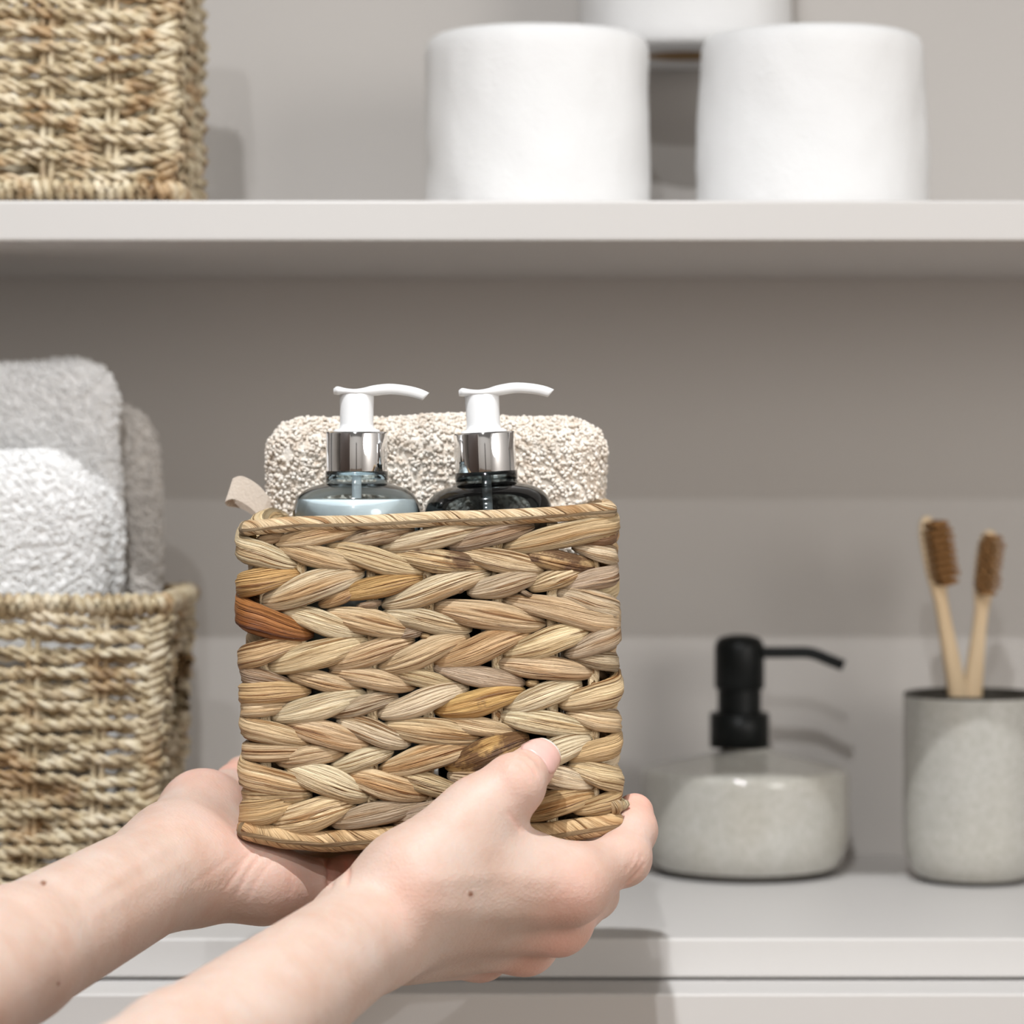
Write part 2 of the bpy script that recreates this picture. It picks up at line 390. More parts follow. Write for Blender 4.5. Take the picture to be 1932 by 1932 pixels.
# ------------------------------------------------------------------ toilet rolls
def toilet_roll(px0, px1, pytop, yc, zb, label, taper=0.0, seed=0, h=None):
    r = (px1 - px0) / 2 * (yc - CAMY) / FPX; cx = ((px0 + px1) / 2 - 966) * (yc - CAMY) / FPX
    zt = zb + h if h else (EYE - pytop) * (yc - r * 0.9 - CAMY) / FPX
    H = zt - zb; t = taper * r
    t_ = empty('toilet_roll', label, 'toilet roll', 'toilet rolls on the upper shelf')
    prof = [(0.0205, H - 0.001), (0.0207, H)] + [(x, H + 0.0012 * math.sin(i)) for i, x in enumerate(np.linspace(0.024, r - t - 0.010, 6))]
    prof += [(r - t - 0.006, H - 0.0005), (r - t - 0.0025, H - 0.0025), (r - t - 0.0006, H - 0.006), (r - t, H - 0.011)]
    prof += [(r - t * (1 - q), H - 0.011 - (H - 0.014) * q) for q in np.linspace(0.12, 1, 12)] + [(r - 0.002, 0.0), (0.0205, 0.0), (0.0205, H - 0.001)]
    me = lathe('paper', prof, 96, (0, 0, 0))
    co = np.zeros(len(me.vertices) * 3, dtype=np.float32); me.vertices.foreach_get('co', co); co = co.reshape(-1, 3)
    rr = np.linalg.norm(co[:, :2], axis=1)[:, None]; wob = (vnoise(co / 0.02 + seed * 31.7) - 0.5) * 0.0018 + (vnoise(co / 0.006 + seed * 3.7) - 0.5) * 0.0009
    d = np.where(rr > 0.03, wob[:, None] * co / np.maximum(rr, 1e-4), 0); d[:, 2] = 0; co = co + d
    me.vertices.foreach_set('co', (co + np.array((cx, yc, zb))).astype(np.float32).ravel()); me.update()
    obj('paper', me, M_PAPER, t_)
    obj('core', lathe('core', [(0.0204, 0.0004), (0.0204, H - 0.001), (0.0194, H - 0.001), (0.0194, 0.0004), (0.0204, 0.0004)], 40, (cx, yc, zb)), M_CARD, t_)
    root_at(t_, (cx, yc, zb)); return zt
zt = toilet_roll(801, 1227, 40, 0.135, ZS2, 'white toilet paper roll standing nearest the seagrass basket on the upper shelf', 0.012, 1)
toilet_roll(1311, 1754, 44, 0.135, ZS2, 'white toilet paper roll, rightmost of the two standing on the shelf board', 0.055, 2, zt - ZS2)
toilet_roll(1091, 1492, 0, 0.222, zt + 0.0013, 'white toilet paper roll stacked on top of the other two', 0.0, 3, 0.092)

# ------------------------------------------------------------------ seagrass baskets
def perimeter(xl, xr, yf, yb, rc=0.007, step=0.0011):
    """closed rectangle path starting at the middle of the right side, running to the front; returns xy, outward normal"""
    ym = (yf + yb) / 2; pts = []
    def seg(a, b):
        n = max(2, int(np.hypot(*(np.array(b) - a)) / step)); pts.extend(np.linspace(a, b, n, endpoint=False))
    def arc(cx, cy, a0, a1):
        for a in np.linspace(a0, a1, 9, endpoint=False): pts.append(np.array((cx + rc * math.cos(a), cy + rc * math.sin(a))))
    seg((xr, ym), (xr, yf + rc)); arc(xr - rc, yf + rc, 0, -math.pi / 2)
    seg((xr - rc, yf), (xl + rc, yf)); arc(xl + rc, yf + rc, -math.pi / 2, -math.pi)
    seg((xl, yf + rc), (xl, yb - rc)); arc(xl + rc, yb - rc, math.pi, math.pi / 2)
    seg((xl + rc, yb), (xr - rc, yb)); arc(xr - rc, yb - rc, math.pi / 2, 0)
    seg((xr, yb - rc), (xr, ym))
    p = np.array(pts); t = np.roll(p, -1, 0) - np.roll(p, 1, 0); t /= np.linalg.norm(t, axis=1)[:, None]
    n = np.stack([-t[:, 1], t[:, 0]], 1); c = p.mean(0)
    if ((p - c) * n).sum() < 0: n = -n
    u = np.concatenate([[0], np.cumsum(np.linalg.norm(np.diff(p, axis=0), axis=1))])
    return p, n, u

def rope_mesh(name, p3, nrm, up, u, a, r, pitch, ph, plies=2, K=5, closed=False, lump=None):
    Vs, Fs, base = [], [], 0; N = len(p3)
    tng = np.cross(nrm, up)
    th = np.linspace(0, 2 * np.pi, K, endpoint=False)
    for k in range(plies):
        phi = 2 * np.pi * u / pitch + ph + 2 * np.pi * k / plies
        c = p3 + a * (np.cos(phi)[:, None] * nrm + np.sin(phi)[:, None] * up)
        rr = r * (1 if lump is None else lump[k])
        V = c[:, None] + (rr * np.ones(N))[:, None, None] * (np.cos(th)[None, :, None] * nrm[:, None] + np.sin(th)[None, :, None] * up[:, None])
        Vs.append(V.reshape(-1, 3)); Fs.append(ring_faces(N, K, base, closed)); base += N * K
    return mesh(name, np.vstack(Vs), np.vstack(Fs))

def seagrass_basket(xl, xr, yf, yb, z0, z1, label, taper, hole=None, stake_u0=0.0, seed=0, spacing=0.0285):
    root = empty('seagrass_basket', label, 'basket', 'seagrass storage baskets')
    g = np.random.default_rng(seed); H = z1 - z0; rim = 0.0050
    def per(z):
        k = taper * (z1 - z)
        return perimeter(xl + k, xr - k, yf + k * 0.6, yb - k * 0.6)
    rows = int((H - 3.4 * rim) / 0.0041); zs = z0 + 2.3 * rim + (np.arange(rows) + 0.5) * (H - 4.4 * rim) / rows
    for i, z in enumerate(zs):
        p, n, u = per(z); L = u[-1]
        pair = (i // 2) % 2
        off = 0.0026 * np.sin(np.pi * (u - stake_u0) / spacing + np.pi * pair)
        wz = (vnoise(np.stack([u / 0.03, np.full_like(u, i * 0.37), np.full_like(u, seed * 9.1)], 1)) - 0.5) * 0.0050
        wz += (vnoise(np.stack([u / 0.012, np.full_like(u, i * 3.7), np.full_like(u, seed * 5.1)], 1)) - 0.5) * 0.0030
        wz += (0.0008 if i % 2 else -0.0008)
        p3 = np.column_stack([p + n * off[:, None], z + wz]); nr = np.column_stack([n, np.zeros(len(p))]); up = np.tile((0, 0, 1.0), (len(p), 1))
        th = 0.75 + 0.5 * vnoise(np.stack([u / 0.05, np.full_like(u, i * 1.7), np.full_like(u, seed + 2.2)], 1)); 
        lump = [th * (0.82 + 0.36 * g.random()), th * (0.82 + 0.36 * g.random())]
        sel = slice(None); closed = True
        if hole and hole[0] < z < hole[1]:
            m = (u > hole[2]) & (u < L - hole[2]); sel = m; closed = False
        me = rope_mesh('cord', p3[sel], nr[sel], up[sel], u[sel], 0.00112, 0.00164, 0.0152 * (0.85 + 0.3 * g.random()), g.random() * 6, closed=closed, lump=[x[sel] for x in lump])
        obj('cord', me, M_GRASS, root)
    # upright stakes: pairs of thin cords
    pb, nb, ub = per(z0 + rim); pt, nt, ut = per(z1 - rim); L = ub[-1]
    k = 0; us = []
    while stake_u0 + (k + 0.5) * spacing < L:
        us.append(stake_u0 + (k + 0.5) * spacing); k += 1
    for s_u in us:
        if hole and (s_u < hole[2] or s_u > L - hole[2]): continue
        i = np.searchsorted(ub, s_u); j = min(np.searchsorted(ut, s_u * ut[-1] / L), len(pt) - 1); i = min(i, len(pb) - 1)
        tg = np.array((-nb[i][1], nb[i][0])); Vs, Fs, base = [], [], 0
        for sd in (-1, 1):
            a = np.array((*(pb[i] + tg * sd * 0.0017), z0 + rim)); b = np.array((*(pt[j] + tg * sd * 0.0019), z1 - rim))
            q = np.linspace(a, b, 40); q[:, 0] += (vnoise(q * 120 + seed + sd) - 0.5) * 0.0012
            V, F = tube(q, 0.0016 * (0.85 + 0.3 * vnoise(q * 260 + sd)), 6, caps=False)
            Vs.append(V); Fs.append(F + base); base += len(V)
        obj('stake', mesh('stake', np.vstack(Vs), np.vstack(Fs)), M_GRASS, root)
    # wrapped rims
    for nm, z in (('bottom_rim', z0 + rim), ('top_rim', z1 - rim)):
        p, n, u = per(z); wn = 0.0044; uu = np.arange(0, u[-1], wn / 11.0)
        px_ = np.interp(uu, u, p[:, 0]); py_ = np.interp(uu, u, p[:, 1]); nx = np.interp(uu, u, n[:, 0]); ny = np.interp(uu, u, n[:, 1])
        N3 = np.column_stack([nx, ny, 0 * nx]); N3 /= np.linalg.norm(N3, axis=1)[:, None]
        warp = uu + 0.0016 * (vnoise(np.column_stack([uu / 0.006, 0 * uu + seed, 0 * uu])) - 0.5)
        ang = 2 * np.pi * warp / wn
        jit = 1 + 0.16 * (vnoise(np.column_stack([uu / 0.004, 0 * uu + 3, 0 * uu + seed])) - 0.5)
        c = np.column_stack([px_, py_, np.full_like(px_, z)]) + (rim * 0.66 * jit)[:, None] * (np.cos(ang)[:, None] * N3 + np.sin(ang)[:, None] * np.array((0, 0, 1.0)))
        V, F = tube(c, 0.0021, 6, caps=False)
        core = np.column_stack([p, np.full(len(p), z)]); nr = np.column_stack([n, np.zeros(len(p))]); up = np.tile((0, 0, 1.0), (len(p), 1))
        th = np.linspace(0, 2 * np.pi, 8, endpoint=False)
        Vc = (core[:, None] + rim * 0.62 * (np.cos(th)[None, :, None] * nr[:, None] + np.sin(th)[None, :, None] * up[:, None])).reshape(-1, 3)
        obj(nm, mesh(nm, np.vstack([V, Vc]), np.vstack([F, ring_faces(len(core), 8, len(V), True)])), M_GRASS, root)
    # wrapped corner posts
    for sx in (0, 1):
        for sy in (0, 1):
            kb = taper * H; a = np.array(((xr - kb - 0.0035) if sx else (xl + kb + 0.0035), (yf + kb * .6 + 0.0035) if sy == 0 else (yb - kb * .6 - 0.0035), z0 + 2 * rim))
            b = np.array(((xr - 0.0035) if sx else (xl + 0.0035), (yf + 0.0035) if sy == 0 else (yb - 0.0035), z1 - 2 * rim))
            t = np.linspace(0, 1, int(H / 0.0046) * 11); ang = 2 * np.pi * t * int(H / 0.0046) + 0.8 * np.sin(t * 40)
            c = a + (b - a) * t[:, None] + (0.0032 + 0.0012 * vnoise(np.column_stack([t * 25, t * 0 + seed, t * 0 + sx])))[:, None] * np.column_stack([np.cos(ang), np.sin(ang), 0 * t])
            c[:, 2] += 0.0016 * np.sin(ang + 1)
            V, F = tube(c, 0.0022, 6, caps=False)
            obj('corner_wrap', mesh('corner_wrap', V, F), M_GRASS, root)
    kb = taper * H
    obj('base', box((xl + kb + .002, yf + kb + .002, z0 + 0.002), (xr - kb - .002, yb - kb - .002, z0 + 0.006), 0.001), M_GRASS, root)
    root_at(root, ((xl + xr) / 2, (yf + yb) / 2, z0))

seagrass_basket(-0.330, -0.1500, 0.006, 0.122, ZS2, ZS2 + 0.150, 'pale seagrass basket on the upper shelf, cropped by the top left corner', 0.0, None, 0.0105, 3)
seagrass_basket(-0.335, -0.1545, 0.012, 0.128, ZL2, ZL2 + 0.1515, 'dark-sided seagrass basket of white towels on the lower shelf', 0.055, (ZL2 + 0.085, ZL2 + 0.125, 0.030), 0.003, 5)

# ------------------------------------------------------------------ white towels
M_TERRY_SHADED = mk_terry('shaded_terry', (0.56, 0.52, 0.48, 1), (0.66, 0.62, 0.58, 1), 300)  # rear towel: the shade it stands in is put into this darker colour
def slab_towel(pxr, pytop, y, label, rx, rz, half_t, seed, pitch=0.0015, mt=M_TERRY, xl=-0.315, zb=ZL2 + 0.010):
    xr = (pxr - 966) * (y - CAMY) / FPX; zt_ = (EYE - pytop) * (y - CAMY) / FPX
    half = ((xr - xl) / 2, half_t, (zt_ - zb) / 2); c = ((xr + xl) / 2, y, (zt_ + zb) / 2)
    me = rounded_slab('towel', c, half, (rx, half_t, rz), 0.0013, 0.0008, 0.0020, 0.007, seed)
    o = obj('towel', me, mt); tag(o, label, 'towel', 'towels in the seagrass basket')
    pl = obj('pile', pile(me, ZL2 + 0.135, pitch, 'loop', seed), mt, o); pl['kind'] = 'stuff'; return o
slab_towel(190, 856, 0.045, 'bright white terry towel at the front of the seagrass basket', 0.032, 0.035, 0.0140, 1)
slab_towel(221, 686, 0.080, 'tallest white folded towel standing behind the front towel', 0.022, 0.020, 0.0122, 2, 0.0018)
slab_towel(292, 746, 0.108, 'terry towel with shade put into its colour at the very back of the seagrass basket', 0.026, 0.030, 0.0075, 3, 0.0018, M_TERRY_SHADED)

# ------------------------------------------------------------------ soap dispenser
def px_r(dx, y): return dx * (y - CAMY) / FPX
yd = 0.213; xd = (1406 - 966) * (yd - CAMY) / FPX
disp = empty('soap_dispenser', 'squat grey ceramic soap dispenser with a black pump', 'soap dispenser')
R = 0.0530; zs = lambda py: (EYE - py) * (yd - CAMY) / FPX
zsh = -0.1600
prof = smooth_profile([(0.0465, ZL2 + 0.0035), (0.0500, ZL2 + 0.009), (0.0522, ZL2 + 0.016), (R, ZL2 + 0.026), (R, zsh - 0.010), (0.0529, zsh - 0.004), (0.0522, zsh - 0.0010), (0.0505, zsh + 0.0006), (0.046, zsh + 0.0018), (0.032, zsh + 0.0048), (0.0195, zsh + 0.0078), (0.0130, zsh + 0.0095), (0.0118, zsh + 0.0120)], 5)
obj('body', lathe('body', prof, 96, (xd, yd, 0)), M_CERAMIC, disp)
obj('foot', lathe('foot', [(0.0, ZL2 + 0.0002), (0.043, ZL2 + 0.0002), (0.0455, ZL2 + 0.0015), (0.0470, ZL2 + 0.0042), (0.0, ZL2 + 0.005)], 80, (xd, yd, 0)), M_CLAY, disp)
rc, rn, rh = px_r(56, yd), px_r(41, yd), px_r(47, yd)
obj('collar', lathe('collar', [(0, zs(1409)), (rc, zs(1409)), (rc, zs(1346)), (rc - .001, zs(1344)), (0, zs(1344))], 48, (xd - px_r(11, yd), yd, 0)), M_BLACK, disp)
xq = xd - px_r(11, yd)
obj('pump_neck', lathe('pump_neck', [(rn, zs(1346)), (rn, zs(1296))], 40, (xq, yd, 0)), M_BLACK, disp)
hd = obj('pump_head', lathe('pump_head', [(0, zs(1300)), (rh - .001, zs(1300)), (rh, zs(1296)), (rh, zs(1222)), (rh - .0006, zs(1212)), (rh * .8, zs(1203)), (rh * .4, zs(1198)), (0, zs(1197))], 48, (xq, yd, 0)), M_BLACK, disp)
yt = yd - 0.010
pth = smooth_profile([(1425, 1231), (1480, 1231), (1520, 1231), (1540, 1235), (1562, 1244), (1592, 1256)], 6)
ps = [P(a, b, yd - 0.006 * i / len(pth)) for i, (a, b) in enumerate(pth)]
V, F = tube(ps, 0.0029, 12); obj('spout', mesh('spout', V, F), M_BLACK, hd)
root_at(disp, (xd, yd, ZL2))
for c in hd.children: c.matrix_parent_inverse = Matrix.Identity(4)

# ------------------------------------------------------------------ tumbler and toothbrushes
yc = 0.183; xc = (1834 - 966) * (yc - CAMY) / FPX; rcup = px_r(129, yc); ztop = -(1316 - EYE) * (yc - rcup - CAMY) / FPX
cup = empty('bathroom_tumbler', 'grey ceramic tumbler with a dark rim, holding two toothbrushes', 'tumbler')
prof = smooth_profile([(rcup - .0072, ZL2 + 0.0025), (rcup - .0035, ZL2 + 0.0065), (rcup - .0010, ZL2 + 0.013), (rcup, ZL2 + 0.024), (rcup, ztop - 0.03), (rcup, ztop - 0.0016)], 5)
obj('body', lathe('body', prof, 96, (xc, yc, 0)), M_CERAMIC, cup)
obj('foot', lathe('foot', [(0, ZL2 + 0.0002), (rcup - .0105, ZL2 + 0.0002), (rcup - .0085, ZL2 + 0.001), (rcup - .0068, ZL2 + 0.003), (0, ZL2 + 0.004)], 64, (xc, yc, 0)), M_CLAY, cup)
obj('rim', lathe('rim', [(rcup - .0001, ztop - 0.0018), (rcup - .0004, ztop - 0.0004), (rcup - .0016, ztop), (rcup - .0030, ztop - 0.0006), (rcup - .0036, ztop - 0.003), (rcup - .0036, ZL2 + 0.012), (rcup - .006, ZL2 + 0.008), (0, ZL2 + 0.0075)], 80, (xc, yc, 0)), M_CLAY, cup)
root_at(cup, (xc, yc, ZL2))

def toothbrush(a, b, facing, hl, label):
    """a: handle end, b: head end (world); facing: direction of the bristles"""
    a = np.array(a); b = np.array(b); ax = b - a; L = np.linalg.norm(ax); ax /= L
    f = np.array(facing, float); f -= ax * (f @ ax); f /= np.linalg.norm(f); sd = np.cross(ax, f)
    t_ = empty('toothbrush', label, 'toothbrush', 'bamboo toothbrushes in the tumbler')
    t = np.array([0, .01, .03, .15, .35, .5, .62, .70, .76, .80, .84, .90, .95, .98, .995, 1.0])
    wd = np.array([.2, .6, .9, 1, 1.0, .92, .74, .62, .62, .78, .95, 1.0, .95, .75, .45, .12]) * 0.0058
    th_ = np.array([.3, .7, 1, 1, 1, 1, .95, .9, .88, .85, .85, .85, .8, .7, .5, .2]) * 0.0030
    K = 12; an = np.linspace(0, 2 * np.pi, K, endpoint=False); cs = np.sign(np.cos(an)) * np.abs(np.cos(an)) ** .7; sn = np.sign(np.sin(an)) * np.abs(np.sin(an)) ** .7
    V = (a + ax * (t * L)[:, None])[:, None] + wd[:, None, None] * cs[None, :, None] * sd + th_[:, None, None] * sn[None, :, None] * f
    obj('handle', mesh('handle', V.reshape(-1, 3), ring_faces(len(t), K)), M_BAMBOO, t_)
    for i in range(9):
        q = L * (0.815 + 0.165 * i / 8); ww = 0.0045 * (1 if 0 < i < 8 else .65)
        for j in range(4):
            s_ = (j - 1.5) / 1.5 * ww; c = a + ax * q + sd * s_ + f * 0.002
            pp = np.linspace(c, c + f * 0.0105 + sd * random.uniform(-.0006, .0006), 4)
            V, F = tube(pp, [0.0011, 0.0012, 0.00135, 0.0014], 6)
            obj('bristle_tuft', mesh('bristle_tuft', V, F), M_BRISTLE, t_)
    root_at(t_, tuple(a))
toothbrush(P(1862, 1618, yc + 0.014), P(1746, 974, yc - 0.014), (0.55, -1, 0.1), 0.02, 'bamboo toothbrush leaning to the left in the grey tumbler')
toothbrush(P(1799, 1618, yc + 0.010), P(1868, 1000, yc + 0.006), (0.05, -1, 0.1), 0.02, 'bamboo toothbrush leaning to the right in the grey tumbler')

# ------------------------------------------------------------------ braided basket held in the hands
YB = -0.193; BD = 0.108
hb = empty('braided_basket', 'golden braided water hyacinth basket held up by two hands', 'basket')
LIGHT = (0.75, 0.58, 0.37); PALE = (0.81, 0.68, 0.485); TAN = (0.66, 0.46, 0.255); GOLD = (0.67, 0.43, 0.18); GREY = (0.57, 0.45, 0.325); BROWN = (0.46, 0.31, 0.19); RUST = (0.33, 0.135, 0.04)

def strand_mesh(ax, ay, bx, by, wd, h, to3, nt=13, K=14, s_amt=0.55, end=0.28, open0=False, open1=False):
    """spindle-shaped flattened strand in a wall plane; to3(u, v, out) maps plane + bulge to the world;
    an open end keeps its width (it runs on round the corner of the basket)"""
    t = np.linspace(0, 1, nt); sm = t * t * (3 - 2 * t); v = ay + (by - ay) * (t * (1 - s_amt) + sm * s_amt); u = ax + (bx - ax) * t
    du = np.gradient(u); dv = np.gradient(v); ln = np.hypot(du, dv); nx, ny = -dv / ln, du / ln
    sn = np.sin(np.pi * t)
    if open0: sn = np.where(t < 0.5, 1.0, sn)
    if open1: sn = np.where(t > 0.5, 1.0, sn)
    prof = end + (1 - end) * sn ** 0.58
    if not open0: prof[0] *= 0.7
    if not open1: prof[-1] *= 0.7
    out0 = h * (1.25 * sn ** 0.8 - 0.80)
    an = np.linspace(0, 2 * np.pi, K, endpoint=False); g = np.random.default_rng(int(abs(ax * 7919 + ay * 104729 + bx * 31) * 1000) % 2 ** 31)
    f1, f2, f3 = g.integers(4, 7), g.integers(7, 10), g.integers(10, 13); p1, p2, p3 = g.random(3) * 6.28
    rid = 1 + 0.10 * np.sin(an * f1 + p1)[None] * (0.6 + 0.4 * np.sin(t * 3 + p2))[:, None] + 0.07 * np.sin(an * f2 + p2)[None] + 0.05 * np.sin(an * f3 + p3 + 0)[None] * np.cos(t * 4 + p1)[:, None]
    cx = np.sign(np.cos(an)) * np.abs(np.cos(an)) ** 0.85; cy = np.sign(np.sin(an)) * np.abs(np.sin(an)) ** 0.75
    edge = 1 + 0.07 * np.sin(t * 9 + p3)[:, None] * np.cos(an)[None]
    U = u[:, None] + wd * prof[:, None] * cx[None] * edge * nx[:, None]; Vv = v[:, None] + wd * prof[:, None] * cx[None] * edge * ny[:, None]
    O = out0[:, None] + h * (0.35 + 0.65 * prof[:, None]) * np.where(cy > 0, cy, cy * 0.6)[None] * rid
    W = to3(U.ravel(), Vv.ravel(), O.ravel())
    F = [list(f) for f in ring_faces(nt, K)]; F += [list(range(K))[::-1], [(nt - 1) * K + j for j in range(K)]]
    uv = np.stack([np.broadcast_to((an / (2 * np.pi))[None], (nt, K)), np.broadcast_to(t[:, None], (nt, K))], -1).reshape(-1, 2)
    return W, F, uv
def strand(ax, ay, bx, by, wd, h, to3, col, blot=0.0, **kw):
    W, F, uv = strand_mesh(ax, ay, bx, by, wd, h, to3, **kw)
    me = mesh('strand', W, F, True, uv); o = obj('strand', me, M_LEAF, hb)
    j = 1 + random.uniform(-.08, .08); o.color = (col[0] * j, col[1] * j * random.uniform(.97, 1.03), col[2] * j, blot); return o

sB = (YB - CAMY) / FPX
CR = 0.0055            # corner radius of the basket
def front3(U, V, O):   # U, V in picture units on the front plane; beyond the corners the wall turns back
    UL = 490 + 0.016 * (V - 990); UR = 1121 + 0.017 * (V - 960)
    x = (np.clip(U, UL, UR) - 966) * sB; e = np.where(U < UL, UL - U, np.where(U > UR, U - UR, 0)) * sB; sg = np.where(U < UL, -1.0, 1.0)
    a = np.minimum(e / CR, np.pi / 2); ex = np.maximum(e - CR * np.pi / 2, 0)
    x = x + sg * (CR * np.sin(a) + O * np.sin(a)); y = YB + CR * (1 - np.cos(a)) + ex - O * np.cos(a)
    return np.stack([x, y, (EYE - V) * sB], 1)
# rows of the front wall: (x0, y0, x1, y1, half width, colour, blotches)
z1 = lambda x, y: (400 + x / 2.3, 920 + y / 2.3)
z2 = lambda x, y: (400 + x / 2.2465, 1280 + y / 2.2465)
ROWS1 = [
 (190,228,320,212,22,BROWN,.3),(262,240,650,178,42,LIGHT,.1),(545,240,880,185,38,GREY,.36),(720,262,1205,172,46,PALE,.1),(1015,252,1400,168,42,GREY,.3),(1255,262,1700,158,56,LIGHT,.1),(1560,228,1770,185,46,BROWN,.3),
 (112,232,378,340,58,PALE,.1),(275,258,672,348,46,LIGHT,.15),(485,262,930,362,50,LIGHT,.1),(765,288,1210,345,50,LIGHT,.46),(1060,280,1460,352,48,LIGHT,.15),(1325,288,1670,345,46,TAN,.52),(1560,258,1775,315,42,PALE,.15),
 (110,440,390,372,58,GOLD,.1),(203,500,660,368,62,PALE,.1),(460,510,640,445,30,TAN,.2),(545,465,920,388,46,GOLD,.3),(735,512,1210,368,52,PALE,.12),(1105,455,1440,378,50,GREY,.2),(1365,432,1640,350,42,LIGHT,.2),(1500,430,1775,360,48,GREY,.15),
 (98,510,440,640,66,RUST,.34),(295,540,680,635,48,PALE,.1),(485,548,890,625,54,LIGHT,.12),(740,545,1130,615,46,PALE,.1),(770,648,940,612,26,GREY,.2),(955,520,1450,592,58,LIGHT,.12),(1255,485,1710,590,54,LIGHT,.18),(1490,450,1775,560,54,PALE,.1),
 (112,765,400,670,56,TAN,.2),(232,778,690,668,58,LIGHT,.2),(490,770,880,662,50,LIGHT,.25),(710,788,1120,648,52,LIGHT,.22),(955,765,1390,622,58,TAN,.2),(1255,725,1670,612,56,LIGHT,.2),(1525,725,1772,605,54,GREY,.25),
 (115,790,350,852,44,GREY,.2),(325,812,650,872,40,LIGHT,.2),(505,802,890,862,42,LIGHT,.2),(765,800,1070,860,38,LIGHT,.15),(955,782,1360,850,44,GREY,.25),(1235,765,1660,802,48,LIGHT,.25),(1560,735,1770,775,42,GREY,.2)]
ROWS2 = [
 (118,70,420,52,52,TAN,.2),(118,145,345,112,44,LIGHT,.2),(242,165,660,72,52,PALE,.15),(488,150,790,78,38,GREY,.25),(695,155,1090,38,50,PALE,.1),(940,140,1330,55,54,GOLD,.3),(1235,128,1570,25,50,PALE,.1),(1465,112,1735,28,58,LIGHT,.15),
 (118,182,450,272,50,LIGHT,.2),(295,195,680,282,52,LIGHT,.15),(525,178,845,275,48,PALE,.2),(725,202,1150,250,54,LIGHT,.2),(965,178,1290,228,38,LIGHT,.2),(1215,160,1620,220,50,PALE,.12),(1500,150,1735,205,48,LIGHT,.12),
 (118,315,450,308,42,LIGHT,.2),(265,350,570,308,42,LIGHT,.25),(495,380,770,308,40,PALE,.1),(705,388,1120,282,55,LIGHT,.15),(985,375,1345,252,56,GOLD,.52),(1305,350,1620,258,56,PALE,.15),(1495,338,1735,258,50,TAN,.15),
 (118,385,430,470,62,LIGHT,.2),(118,500,425,495,44,LIGHT,.2),(305,375,675,498,60,PALE,.12),(555,415,930,495,54,LIGHT,.2),(765,415,1070,482,44,LIGHT,.25),(995,412,1260,440,42,PALE,.1),(1300,390,1630,452,50,PALE,.1),(1500,375,1735,455,54,LIGHT,.1),
 (118,598,385,528,60,TAN,.2),(238,620,610,530,64,LIGHT,.2),(495,612,910,532,48,GREY,.25),(755,605,1110,522,46,GREY,.2),(1040,592,1460,488,56,TAN,.15),(1275,575,1630,490,54,TAN,.15),(1525,562,1728,488,44,TAN,.25)]
for rows, cv, sc in ((ROWS1, z1, 2.3), (ROWS2, z2, 2.2465)):
    for (xa, ya, xb, yb_, wd, col, bl) in rows:
        a = cv(xa, ya); b = cv(xb, yb_); o0 = xa < 135; o1 = xb > 1690
        sl_ = (b[1] - a[1]) / (b[0] - a[0])
        if o0: a = (a[0] - 62, a[1] - sl_ * 20)
        if o1: b = (b[0] + 50, b[1] + sl_ * 16)
        strand(a[0], a[1], b[0], b[1], wd / sc * (1.10 if not (o0 or o1) else 1.0), wd / sc * sB * 0.62, front3, col, bl, nt=19, K=24, open0=o0, open1=o1)
# loose leaf ends on the front
for (xa, ya, xb, yb_, wd, col) in ((625,520,735,500,24,GREY),(1060,455,1105,430,16,GREY),(900,640,955,650,18,TAN),(1330,445,1400,475,16,GREY),(1360,850,1420,850,22,TAN)):
    a = z1(xa, ya); b = z1(xb, yb_); strand(a[0], a[1], b[0], b[1], wd / 2.3 * .8, 0.0022, front3, col, .3, nt=6, K=7, end=.8)
for (xa, ya, xb, yb_, wd, col) in ((1680,500,1705,590,20,LIGHT),(1738,505,1728,575,9,PALE)):
    a = z2(xa, ya); b = z2(xb, yb_); strand(a[0], a[1], b[0], b[1], wd / 2.2465, 0.0042, front3, col, .1, nt=7, K=8, end=.7)

# the other three walls
XL = (458 - 966) * sB; XR = (1164 - 966) * sB
rowz = lambda i, f: (EYE - ((1014 + 52.2 * i) * (1 - f) + (997 + 53.4 * i) * f)) * sB
def wall3(kind):
    def f(U, V, O):
        if kind == 'right': return np.stack([XR - 0.0075 + O, U, V], 1)
        if kind == 'left': return np.stack([XL + 0.0085 - O, U, V], 1)
        return np.stack([U, YB + BD + O, V], 1)
    return f
for kind, u0, u1, n, fr in (('right', YB + .008, YB + BD, 4, 1.0), ('left', YB + .008, YB + BD, 4, 0.0), ('back', XL, XR, 6, None)):
    for i in range(11):
        sg = 1 if i % 2 == 0 else -1; step = (u1 - u0) / n
        for k in range(n):
            a = u0 + (k - 0.15) * step; b = a + step * 1.35; f = fr if fr is not None else (k + .5) / n
            z = rowz(i, f); c = random.choice((LIGHT, LIGHT, PALE, TAN, GREY, LIGHT))
            strand(max(a, u0 - .002), z - sg * 0.0042, min(b, u1 + .002), z + sg * 0.0042, 0.0092, 0.0062, wall3(kind), c, random.choice((.1, .2, .3)), nt=9, K=10)
# upright stakes in the weave, rims and base
def stake(x0, y0, zb, zt_):
    me = box((x0 - .0022, y0 - .0011, zb), (x0 + .0022, y0 + .0011, zt_), 0.0007, 2)
    uvl = me.uv_layers.new(name='UVMap')
    o = obj('stake', me, M_LEAF, hb); o.color = (0.80, 0.66, 0.45, .1)
zbot = (EYE - 1570) * sB; ztp = (EYE - 985) * sB
for px in (500, 567, 702, 808, 938, 1042, 1120): stake((px - 966) * sB, YB + .0015, zbot, ztp)
for px in (520, 650, 780, 910, 1040, 1110): stake((px - 966) * sB, YB + BD - .001, zbot, ztp)
for q in (.2, .5, .8): stake(XL + .006, YB + BD * q, zbot, ztp); stake(XR - .006, YB + BD * q, zbot, ztp + .004)

